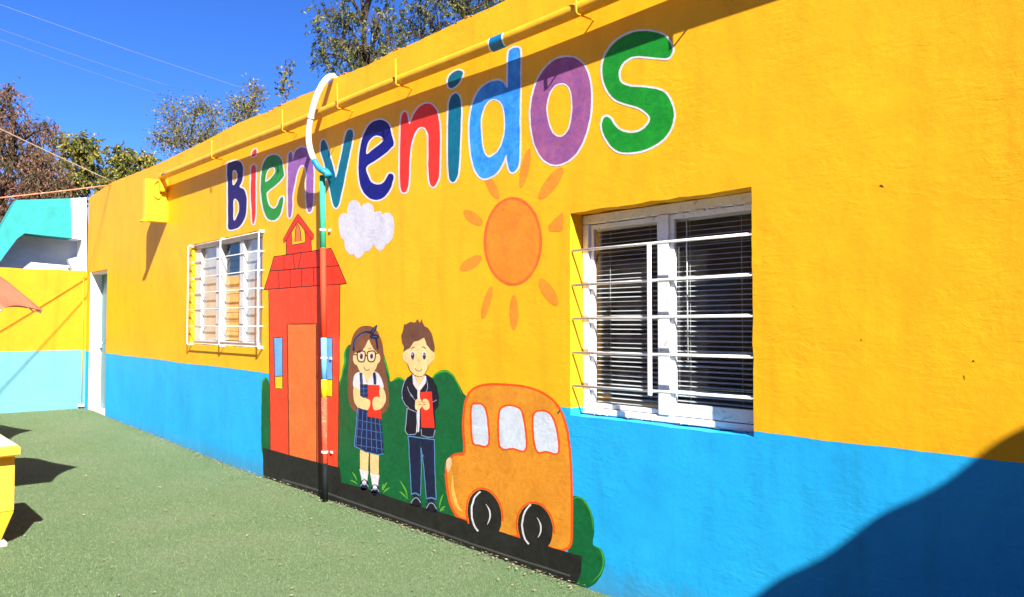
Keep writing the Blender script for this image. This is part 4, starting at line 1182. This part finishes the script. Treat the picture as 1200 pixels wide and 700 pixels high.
# ------------------------------------------------------------------ parasols and table at the left
def parasol(lat, dep, label):
    c = LD(lat, dep, 0)
    t_ = thing('parasol', label, 'parasol', tuple(c), 'small octagonal parasols')
    zr, za, R = 1.345, 1.90, 0.86
    # measured direction of one rib tip
    tv = LD(-3.81 + 0.508*1.31, 6.76 - 1.153*1.31, 0) - LD(-3.84, 4.76, 0)
    a0 = math.atan2(tv.y, tv.x)
    per = 10
    rings = [(0.04, za), (0.25, za - 0.085), (0.5, za - 0.205), (0.75, za - 0.355), (1.0, zr)]
    vv = []; ff = []
    nseg = 8 * per
    for ri, (fr, z) in enumerate(rings):
        for k in range(nseg):
            th = a0 + 2*math.pi*k/nseg
            u = (k % per) / per
            s = math.sin(math.pi*u)
            r_ = R*fr*(math.cos(math.pi/8) / math.cos((u - 0.5)*math.pi/4)) / math.cos(math.pi/8) * math.cos(math.pi/8)
            r_ *= (1 - 0.05*s*fr)
            zz = z - 0.012*s*fr*(1-fr)*4 + (0.028*s if ri == len(rings)-1 else 0.0)
            vv.append((c.x + r_*math.cos(th), c.y + r_*math.sin(th), zz))
    for ri in range(len(rings)-1):
        for k in range(nseg):
            ff.append((ri*nseg+k, ri*nseg+(k+1) % nseg, (ri+1)*nseg+(k+1) % nseg, (ri+1)*nseg+k))
    ff.append(tuple(range(nseg-1, -1, -1)))
    cmat = bpy.data.materials.get('parasol_canvas')
    if not cmat:
        cmat = simple('parasol_canvas', (0.52, 0.17, 0.095, 1), 0.85, 0.1, 0.2, 6, 0.002, 30)
    mesh('canopy', vv, ff, cmat, t_, True)
    tube('pole', [(c.x, c.y, 0.06), (c.x, c.y, za + 0.02)], 0.016, M['white_metal'], t_, 10)
    tube('finial', [(c.x, c.y, za), (c.x, c.y, za + 0.03), (c.x, c.y, za + 0.07)], [0.03, 0.02, 0.006], M['white_metal'], t_, 10)
    for k in range(8):
        th = a0 + 2*math.pi*k/8
        tp = Vector((c.x + R*0.93*math.cos(th), c.y + R*0.93*math.sin(th), zr - 0.004))
        rb = tube('rib', [(c.x + 0.03*math.cos(th), c.y + 0.03*math.sin(th), za - 0.02), (c.x + R*0.5*math.cos(th), c.y + R*0.5*math.sin(th), za - 0.225), tp], 0.005, M['white_metal'], t_, 5)
        tube('rib_tip', [tp + Vector((0.02*math.cos(th), 0.02*math.sin(th), 0.004)), tp + Vector((0.05*math.cos(th), 0.05*math.sin(th), -0.006))], 0.009, M['white_metal'], rb, 6)
    gz = ground_z(c.x, c.y)
    MB().tube([(c.x, c.y, gz - 0.01), (c.x, c.y, gz + 0.05), (c.x, c.y, gz + 0.07)], [0.22, 0.21, 0.05], 16).build('base', M['whitewash'], t_)
    return t_
parasol(-3.84, 4.76, 'faded orange parasol by the yellow concrete table')
parasol(-5.47, 6.80, 'faded orange parasol closer to the courtyard end wall')
TZ = 0.58
cnr = PZ(24, 521.5, TZ)
tx1, ty1 = cnr.x, cnr.y
tb = thing('concrete_table', 'yellow concrete table with thick top and tapered base on the turf', 'table', (tx1 - 0.3, ty1 - 0.4, 0))
M['tabletop'] = simple('worn_yellow_paint', (0.80, 0.42, 0.03, 1), 0.6, 0.3, 0.12, 8, 0.002, 40)
M['table_upper'] = simple('bleached_yellow_paint', (0.80, 0.62, 0.40, 1), 0.7, 0.2, 0.18, 9, 0.002, 40)
box('top', (tx1 - 0.62, ty1 - 0.9, TZ - 0.062), (tx1, ty1, TZ - 0.003), M['tabletop'], tb, 0.010)
box('top_coat', (tx1 - 0.61, ty1 - 0.89, TZ - 0.0025), (tx1 - 0.012, ty1 - 0.012, TZ), M['table_upper'], tb)
bx1_, by1_ = tx1 - 0.085, ty1 - 0.012
box('body', (tx1 - 0.54, ty1 - 0.87, 0.2), (bx1_, by1_, TZ - 0.064), M['tabletop'], tb, 0.006)
q = 0.07
mb = MB()
mb.add([(tx1-0.54, ty1-0.87, 0.199), (bx1_, ty1-0.87, 0.199), (bx1_, by1_, 0.199), (tx1-0.54, by1_, 0.199),
        (tx1-0.54+q, ty1-0.87+q, 0.03), (bx1_-q, ty1-0.87+q, 0.03), (bx1_-q, by1_-q*0.7, 0.03), (tx1-0.54+q, by1_-q*0.7, 0.03)],
       [(3,2,1,0)[::-1], (4,5,6,7)[::-1], (0,4,5,1)[::-1], (1,5,6,2)[::-1], (2,6,7,3)[::-1], (3,7,4,0)[::-1]])
mb.build('tapered_foot', M['tabletop'], tb)
mb = MB().box((tx1-0.50, ty1-0.80, -0.03), (bx1_-0.05, by1_-0.02, 0.03), 0.012)
mb.build('footing', simple('pale_concrete', (0.55, 0.45, 0.40, 1), 0.9, 0.1, 0.25, 12, 0.004, 40), tb)

# ------------------------------------------------------------------ corrugated awning out of frame that throws the broad shadow
AZ = 2.72
aw = thing('corrugated_awning', 'corrugated sheet awning on posts, shading the right end of the wall', 'awning', (3.0, -1.4, 0))
axe = 1.45
vv = []; ff = []
na = 220
yA = np.linspace(-0.06, -3.4, na)
for xx_ in (axe, axe + 0.7, axe + 1.5, axe + 3.0):
    for y in yA:
        wob = 0.010*noise.noise(Vector((y*2.6, 0, 8)))
        vv.append((xx_ + (0.012*noise.noise(Vector((y*3.1, 1, 8))) if xx_ == axe else 0), y, AZ + 0.012*math.cos(2*math.pi*y/0.137) * (1 + 0.5*noise.noise(Vector((y*2, 5, 8)))) + wob + (xx_ - axe)*0.09))
for r in range(3):
    for k in range(na - 1):
        ff.append((r*na+k, r*na+k+1, (r+1)*na+k+1, (r+1)*na+k))
mesh('sheet', vv, ff, simple('galvanised_sheet', (0.30, 0.31, 0.32, 1), 0.5, 0.5, 0.2, 5), aw)
for yy in (-0.35, -1.8, -3.2):
    box('rafter', (axe + 0.1, yy - 0.04, AZ - 0.10), (axe + 3.0, yy + 0.04, AZ - 0.035), M['alu'], aw)
for xx_, yy in ((axe + 0.5, -3.2), (axe + 2.9, -3.2)):
    tube('post', [(xx_, yy, ground_z(xx_, yy) - 0.02), (xx_, yy, AZ - 0.09)], 0.04, M['alu'], aw, 10)

# unseen blocks added behind the viewpoint to shut out the low sky
M['ochre'] = simple('ochre_render', (0.42, 0.25, 0.06, 1), 0.85, 0.2, 0.15, 2, 0.004, 20)
def side_block(name, label, a, b_, face_axis):
    t_ = thing(name, label, 'building', ((a[0]+b_[0])/2, (a[1]+b_[1])/2, 0))
    box('wall', a, b_, M['ochre'], t_, 0.02)
    box('roof', (a[0]-0.25, a[1]-0.25, b_[2] + 0.003), (b_[0]+0.25, b_[1]+0.25, b_[2] + 0.16), M['roofing'], t_)
    for k in range(3):
        u = (k + 0.5)/3
        if face_axis == 'y':
            x = a[0] + (b_[0]-a[0])*u
            box('window', (x-0.6, b_[1]+0.002, 1.0), (x+0.6, b_[1]+0.04, 2.1), M['frost'], t_, 0.01)
        else:
            y = a[1] + (b_[1]-a[1])*u
            box('window', (a[0]-0.04, y-0.4, 1.0), (a[0]-0.002, y+0.4, 2.1), M['frost'], t_, 0.01)
    return t_
side_block('opposite_sky_blocker', 'ochre block added out of view across the turf to cut low sky light', (-11.0, -13.0, -0.1), (4.0, -9.2, 5.6), 'y')
side_block('wing_sky_blocker', 'ochre wing block added under the corrugated awning to cut sky light', (2.3, -6.5, -0.1), (4.6, -0.3, 2.6), 'x')
side_block('tall_sky_blocker', 'tall ochre block added behind the wing block to cut sky light', (5.4, -8.0, -0.1), (9.0, 2.5, 4.7), 'x')

# ------------------------------------------------------------------ cables
M['cable'] = simple('pale_cable', (0.62, 0.52, 0.42, 1), 0.7, 0.2, 0.2, 10)
M['cable_red'] = simple('red_and_white_cable', (0.62, 0.24, 0.14, 1), 0.7, 0.2, 0.3, 10, dirt=(0.7, 0.6, 0.52, 1))
M['wire'] = simple('bare_wire', (0.15, 0.20, 0.32, 1), 0.5, 0.4, 0.1)
def shadow_on_far(p):
    t_ = (XFAR - p.x) / SUN_TO.x
    return p + SUN_TO * t_
def depth_for(px, py, goal):               # how far out the cable must hang to throw the shadow seen on the end wall
    best = None
    for d in np.linspace(4.0, 12.0, 200):
        s = project(shadow_on_far(PD(px, py, d)))
        e = abs(s[1] - goal(s[0]))
        if best is None or e < best[0]: best = (e, d)
    return best[1]
d1 = depth_for(0, 148, lambda x: 440 - 0.8*x)
d2 = depth_for(0, 229, lambda x: 377 - 0.25*x)
print('cable depths', d1, d2)
anchor = W(133, 213.5, 0.03)
a1 = PD(0, 148, d1); a2 = PD(0, 229, d2)
def cable(name, label, a, b_, r, mat, ext=3.0, sag=0.0, mid=None):
    dirv = (a - b_).normalized()
    far = a + dirv * ext
    pts = []
    for k in range(13):
        t_ = k / 12
        p = far.lerp(b_, t_)
        p.z -= sag * math.sin(math.pi*t_)
        pts.append(p)
    o_ = MB().tube(pts, r, 6).build(name, mat, None, True)
    tag(o_, label, 'cable')
    return o_
cable('overhead_cable', 'pale cable slanting down to the yellow roof corner', a1, anchor, 0.006, M['cable'], 3.0, 0.03)
cable('overhead_cable', 'red and white cable strung level to the yellow roof corner', a2, anchor + Vector((-0.05, 0, -0.03)), 0.0075, M['cable_red'], 2.0, 0.03)
for (p1, p2, dd, lab) in (((-60,-16),(292,106),26,'thin power line crossing the sky, topmost of three'), ((-60,13),(205,103),27,'thin power line crossing the sky, middle of three'), ((-60,25),(190,112),27.5,'thin power line crossing the sky, lowest of three')):
    a_ = PD(p1[0], p1[1], dd); b_ = PD(p2[0], p2[1], dd + 9)
    pts = []
    for k in range(15):
        t_ = k / 14
        p = a_.lerp(b_, t_); p.z -= 0.06*math.sin(math.pi*t_)
        pts.append(p)
    tag(MB().tube(pts, 0.011, 5).build('power_line', M['wire'], None, True), lab, 'power line', 'power lines crossing the sky')

# ------------------------------------------------------------------ trees
def make_tree(name, label, px_foot, dep, lobes, mats, leaf, per, trunk_r, seed, droop=0.0, bark='bark', aspect=3.0, clump=0.16, strands=False, thick=1.0):
    """lobes: (column, row, half width, half height, clumps) of each foliage mass, measured at the tree's distance"""
    rs = random.Random(seed); rn = np.random.default_rng(seed)
    base = PD(px_foot, 381, dep); base = Vector((base.x, base.y, -0.12))
    t_ = thing(name, label, 'tree', tuple(base), 'trees behind the school')
    sc = dep / F
    fwd = Vector((FWD.x, FWD.y, 0)).normalized()
    tops = [PD(l[0], l[1], dep) for l in lobes]
    topz = max(p.z for p in tops)
    midx = sum((p - base).dot(RIGHT) for p in tops)/len(tops)
    tp = []
    for k in range(9):
        u = k/8
        tp.append(base + RIGHT*(midx*u*u*0.8 + 0.05*rs.uniform(-1,1)) + fwd*0.05*rs.uniform(-1,1) + Vector((0,0,(topz - base.z)*u*0.92)))
    MB().tube(tp, [trunk_r*(1 - 0.8*k/8) for k in range(9)], 8).build('trunk', M[bark], t_, True)
    br = MB(); V = []
    for (lx, ly, hw, hh, nc) in lobes:
        c = PD(lx, ly, dep)
        low = c + Vector((0,0,-hh*sc*0.7))
        s0 = min(tp, key=lambda q: (q - low).length + (2.0 if q.z > low.z else 0.0))
        pts = crom([s0, s0.lerp(c, 0.5) + Vector((rs.uniform(-.1,.1), rs.uniform(-.1,.1), 0.1)), c], 5)
        r0 = max(0.012, trunk_r*0.34)
        br.tube(pts, [r0*(1 - 0.75*k/(len(pts)-1)) for k in range(len(pts))], 6)
        for j in range(nc):
            while True:
                q = Vector((rs.uniform(-1,1), rs.uniform(-1,1), rs.uniform(-1,1)))
                if 0.25 < q.length < 1.0: break
            e = c + RIGHT*(q.x*hw*sc) + fwd*(q.y*hw*sc*thick) + Vector((0,0,q.z*hh*sc))
            st_ = pts[rs.randrange(len(pts)//2, len(pts))]
            mid = st_.lerp(e, 0.5) + Vector((rs.uniform(-.06,.06), rs.uniform(-.06,.06), 0.06 + 0.1*droop))
            tw = crom([st_, mid, e], 3)
            br.tube(tw, [r0*(0.36 if bark == 'twig' else 0.24)*(1 - 0.7*k/(len(tw)-1)) for k in range(len(tw))], 4, False)
            dv = (e - mid).normalized()
            k = max(2, int(per*rs.uniform(0.5, 1.5)))
            tpos = rn.random((k, 1))
            if strands:                      # leaves hang along drooping sprays
                ns = max(2, k//16)
                d0 = rn.normal(0, 1, (ns, 3)) + np.array((dv.x, dv.y, dv.z))*0.6
                d0[:, 2] -= droop*1.2
                d0 /= np.linalg.norm(d0, axis=1)[:, None]
                idx = rn.integers(0, ns, k)
                ln = clump*2.0*rn.uniform(0.6, 1.3, (ns, 1))
                pos = np.array(e) + d0[idx]*ln[idx]*tpos + rn.normal(0, 0.012, (k, 3))
                pos[:, 2] -= droop*0.25*(ln[idx]*tpos*tpos)[:, 0]
                d = d0[idx]*0.7 + rn.normal(0, 0.55, (k, 3)) + np.array((0, 0, -0.5*droop))
            else:
                pos = np.array(mid)*(1 - tpos)*0.4 + np.array(e)*(1 - (1 - tpos)*0.4) + rn.normal(0, clump, (k, 3))
                d = rn.normal(0, 1, (k, 3)) + np.array((dv.x, dv.y, dv.z - droop*1.4))*0.6
            d /= np.linalg.norm(d, axis=1)[:, None]
            sd_ = np.cross(d, rn.normal(0, 1, (k, 3)))
            sd_ /= np.linalg.norm(sd_, axis=1)[:, None]
            L_ = leaf*rn.uniform(0.6, 1.4, (k, 1)); Wd = L_/aspect
            V.append(np.stack([pos - d*L_/2, pos + sd_*Wd/2, pos + d*L_/2, pos - sd_*Wd/2], axis=1))
    br.build('branches', M[bark], t_, True)
    V = np.concatenate(V).reshape(-1, 3) - np.array(t_.location)
    nq = len(V)//4
    me = bpy.data.meshes.new('crown')
    me.vertices.add(len(V)); me.vertices.foreach_set('co', V.astype(np.float32).ravel())
    me.loops.add(nq*4); me.loops.foreach_set('vertex_index', np.arange(nq*4, dtype=np.int32))
    me.polygons.add(nq); me.polygons.foreach_set('loop_start', np.arange(0, nq*4, 4, dtype=np.int32))
    me.polygons.foreach_set('loop_total', np.full(nq, 4, dtype=np.int32))
    me.update(calc_edges=True)
    me.materials.append(mats)
    cr = bpy.data.objects.new('crown', me)
    COL.objects.link(cr); cr.parent = t_
    return t_
Lgreen = leaf_mat('leaf_dark_green', (0.050, 0.075, 0.028, 1), (0.10, 0.11, 0.036, 1), (0.20, 0.18, 0.06, 1))
Lrust = leaf_mat('leaf_rust_brown', (0.17, 0.085, 0.058, 1), (0.11, 0.105, 0.042, 1), (0.26, 0.125, 0.085, 1))
Lyel = leaf_mat('leaf_yellow_green', (0.075, 0.11, 0.028, 1), (0.21, 0.20, 0.035, 1), (0.36, 0.28, 0.05, 1))
Lsparse = leaf_mat('leaf_pale_olive', (0.11, 0.125, 0.035, 1), (0.18, 0.16, 0.035, 1), (0.32, 0.23, 0.04, 1))
make_tree('feathery_tree', 'tall feathery dark green tree rising behind the roof by the white hose', 430, 13.0,
    [(395,20,28,24,30),(405,58,30,26,34),(440,30,26,26,24),(432,68,30,20,26),(455,50,22,22,18),(400,-20,34,22,18),(375,62,10,18,8),(430,-55,44,28,26),(400,-90,40,26,18),(450,-20,26,24,14),(420,110,44,24,20)],
    Lgreen, 0.07, 40, 0.13, 21, droop=0.7, aspect=3.6, clump=0.14, strands=True)
make_tree('feathery_tree', 'second feathery green tree behind the roof, over the red letter n', 545, 14.5,
    [(490,12,26,22,26),(480,40,18,20,18),(525,0,30,20,26),(505,-25,40,20,20),(560,-10,30,16,22),(548,14,26,14,18),(515,30,22,14,16),(580,-15,20,14,12),(530,-55,50,26,30),(570,-50,36,26,18),(545,-95,44,26,18),(600,-10,22,22,12),(550,60,50,24,20)],
    Lgreen, 0.07, 46, 0.12, 25, droop=0.7, aspect=3.6, clump=0.14, strands=True)
make_tree('drooping_tree', 'rust brown drooping tree behind the teal canopy frame', -10, 17.5,
    [(-10,130,34,30,40),(20,160,28,26,44),(12,195,40,26,60),(52,195,20,22,32),(48,222,24,18,34),(5,228,40,22,50),(58,150,9,12,7),(-5,265,40,30,44),(8,108,14,12,8),(-30,300,34,30,20),(70,212,10,20,12)],
    Lrust, 0.08, 130, 0.16, 31, droop=1.0, aspect=4.5, clump=0.22, strands=True)
make_tree('broad_tree', 'yellow green tree beyond the teal canopy frame', 100, 19.0,
    [(88,168,22,14,34),(104,176,14,14,20),(98,196,26,12,30),(84,215,18,12,24),(108,212,24,10,26),(70,225,20,10,16)],
    Lyel, 0.10, 75, 0.12, 41, droop=0.6, aspect=3.0, clump=0.15, strands=True)
make_tree('broad_tree', 'low yellow green tree just above the yellow roof corner', 150, 20.0,
    [(140,182,16,10,22),(158,192,20,12,26),(150,206,22,10,24),(172,188,12,8,12),(132,205,14,12,12)],
    Lyel, 0.10, 66, 0.11, 47, droop=0.6, aspect=3.0, clump=0.15, strands=True)
make_tree('sparse_tree', 'thin pale sparse-leaved tree above the roof left of the hose', 222, 17.0,
    [(205,140,22,26,30),(228,130,24,24,30),(250,140,16,24,18),(190,165,20,14,20),(215,165,30,14,34),(240,160,20,14,22)],
    Lsparse, 0.055, 30, 0.07, 53, droop=-0.2, bark='twig', aspect=2.4, clump=0.11)
make_tree('sparse_tree', 'small wispy olive tree above the roof beside the hose', 285, 16.0,
    [(285,125,18,16,26),(296,118,12,22,14),(275,140,16,12,16),(302,104,6,8,5)],
    Lsparse, 0.06, 28, 0.05, 57, droop=-0.2, bark='twig', aspect=2.4, clump=0.09)
make_tree('sapling', 'bare-stemmed sapling tip poking above the roof near the hose', 333, 15.0,
    [(333,98,4,16,7),(336,84,6,10,5),(330,110,5,10,5),(342,98,3,6,2)],
    Lsparse, 0.075, 9, 0.035, 61, droop=-0.1, bark='twig', aspect=1.8, clump=0.06)

# ------------------------------------------------------------------ turf fibres and litter
nb = 300000
bx_ = np.empty(0); by__ = np.empty(0)
# more fibres near the viewer than far away
dep = 3.2 + 8.8*RNG.random(nb*2)**1.35
lat = dep*(-0.70 + 1.1*RNG.random(nb*2))
fw_ = np.array((-math.cos(YAW), math.sin(YAW))); rt_ = np.array((RIGHT.x, RIGHT.y))
xy = np.array((CAM.x, CAM.y)) + dep[:, None]*fw_ + lat[:, None]*rt_
ok = (xy[:, 1] < -0.01) & (xy[:, 0] > XFAR + 0.02)
xy = xy[ok][:nb]; dep = dep[ok][:nb]
nb = len(xy)
z = np.array([ground_z(x, y) for x, y in xy])
ang = RNG.random(nb)*2*math.pi
hgt = RNG.uniform(0.004, 0.011, nb)
wd = 0.0009*(0.6 + dep*0.16)
side = np.stack([np.cos(ang), np.sin(ang), np.zeros(nb)], 1)*wd[:, None]
base = np.stack([xy[:, 0], xy[:, 1], z - 0.001], 1)
tipv = base + np.stack([RNG.normal(0, 0.004, nb), RNG.normal(0, 0.004, nb), hgt], 1)
V = np.stack([base - side, base + side, tipv], 1).reshape(-1, 3)
me = bpy.data.meshes.new('turf_fibres')
me.vertices.add(nb*3); me.vertices.foreach_set('co', V.astype(np.float32).ravel())
me.loops.add(nb*3); me.loops.foreach_set('vertex_index', np.arange(nb*3, dtype=np.int32))
me.polygons.add(nb); me.polygons.foreach_set('loop_start', np.arange(0, nb*3, 3, dtype=np.int32))
me.polygons.foreach_set('loop_total', np.full(nb, 3, dtype=np.int32))
me.update(calc_edges=True)
mt, nt, bs = base_mat('turf_fibre', 0.6, 0.3)
geo = N(nt, 'ShaderNodeNewGeometry')
nt.links.new(ramp(nt, geo.outputs['Random Per Island'], 0.0, 1.0, (0.080, 0.144, 0.060, 1), (0.164, 0.228, 0.114, 1)), bs.inputs['Base Color'])
me.materials.append(mt)
o_ = bpy.data.objects.new('turf_fibres', me); COL.objects.link(o_)
tag(o_, 'short green plastic fibres of the courtyard turf', 'turf', kind='stuff')
# dry leaf litter
mb = MB()
def flake(x, y, s):
    zz = ground_z(x, y) + 0.014
    a_ = random.uniform(0, 6.28); c_, s_ = math.cos(a_), math.sin(a_)
    h = s*random.uniform(0.1, 0.5)
    loc = [(-1,0,0),(0,-0.42,h*0.6/s),(1,0,h/s*0.8),(0,0.42,h*0.4/s)]
    mb.add([(x + (u*c_ - v*s_)*s, y + (u*s_ + v*c_)*s, zz + w_*s) for u, v, w_ in loc], [(0,1,2,3)])
cnt = 0
while cnt < 330:
    d_ = 3.4 + 8*random.random(); l_ = d_*random.uniform(-0.68, 0.3)
    p = LD(l_, d_, 0)
    if p.y > -0.03 or p.x < XFAR + 0.05: continue
    flake(p.x, p.y, random.uniform(0.005, 0.015)); cnt += 1
for i in range(1300):
    flake(-10.8 + 8.2*random.random(), -abs(random.gauss(0.0, 0.045)), random.uniform(0.004, 0.012))
mt, nt, bs = base_mat('dry_litter', 0.8, 0.2)
geo = N(nt, 'ShaderNodeNewGeometry')
nt.links.new(ramp(nt, geo.outputs['Random Per Island'], 0.0, 1.0, (0.06, 0.045, 0.025, 1), (0.46, 0.36, 0.23, 1)), bs.inputs['Base Color'])
o_ = mb.build('leaf_litter', mt, None)
tag(o_, 'scattered dry leaf bits lying on the turf', 'leaf litter', kind='stuff')
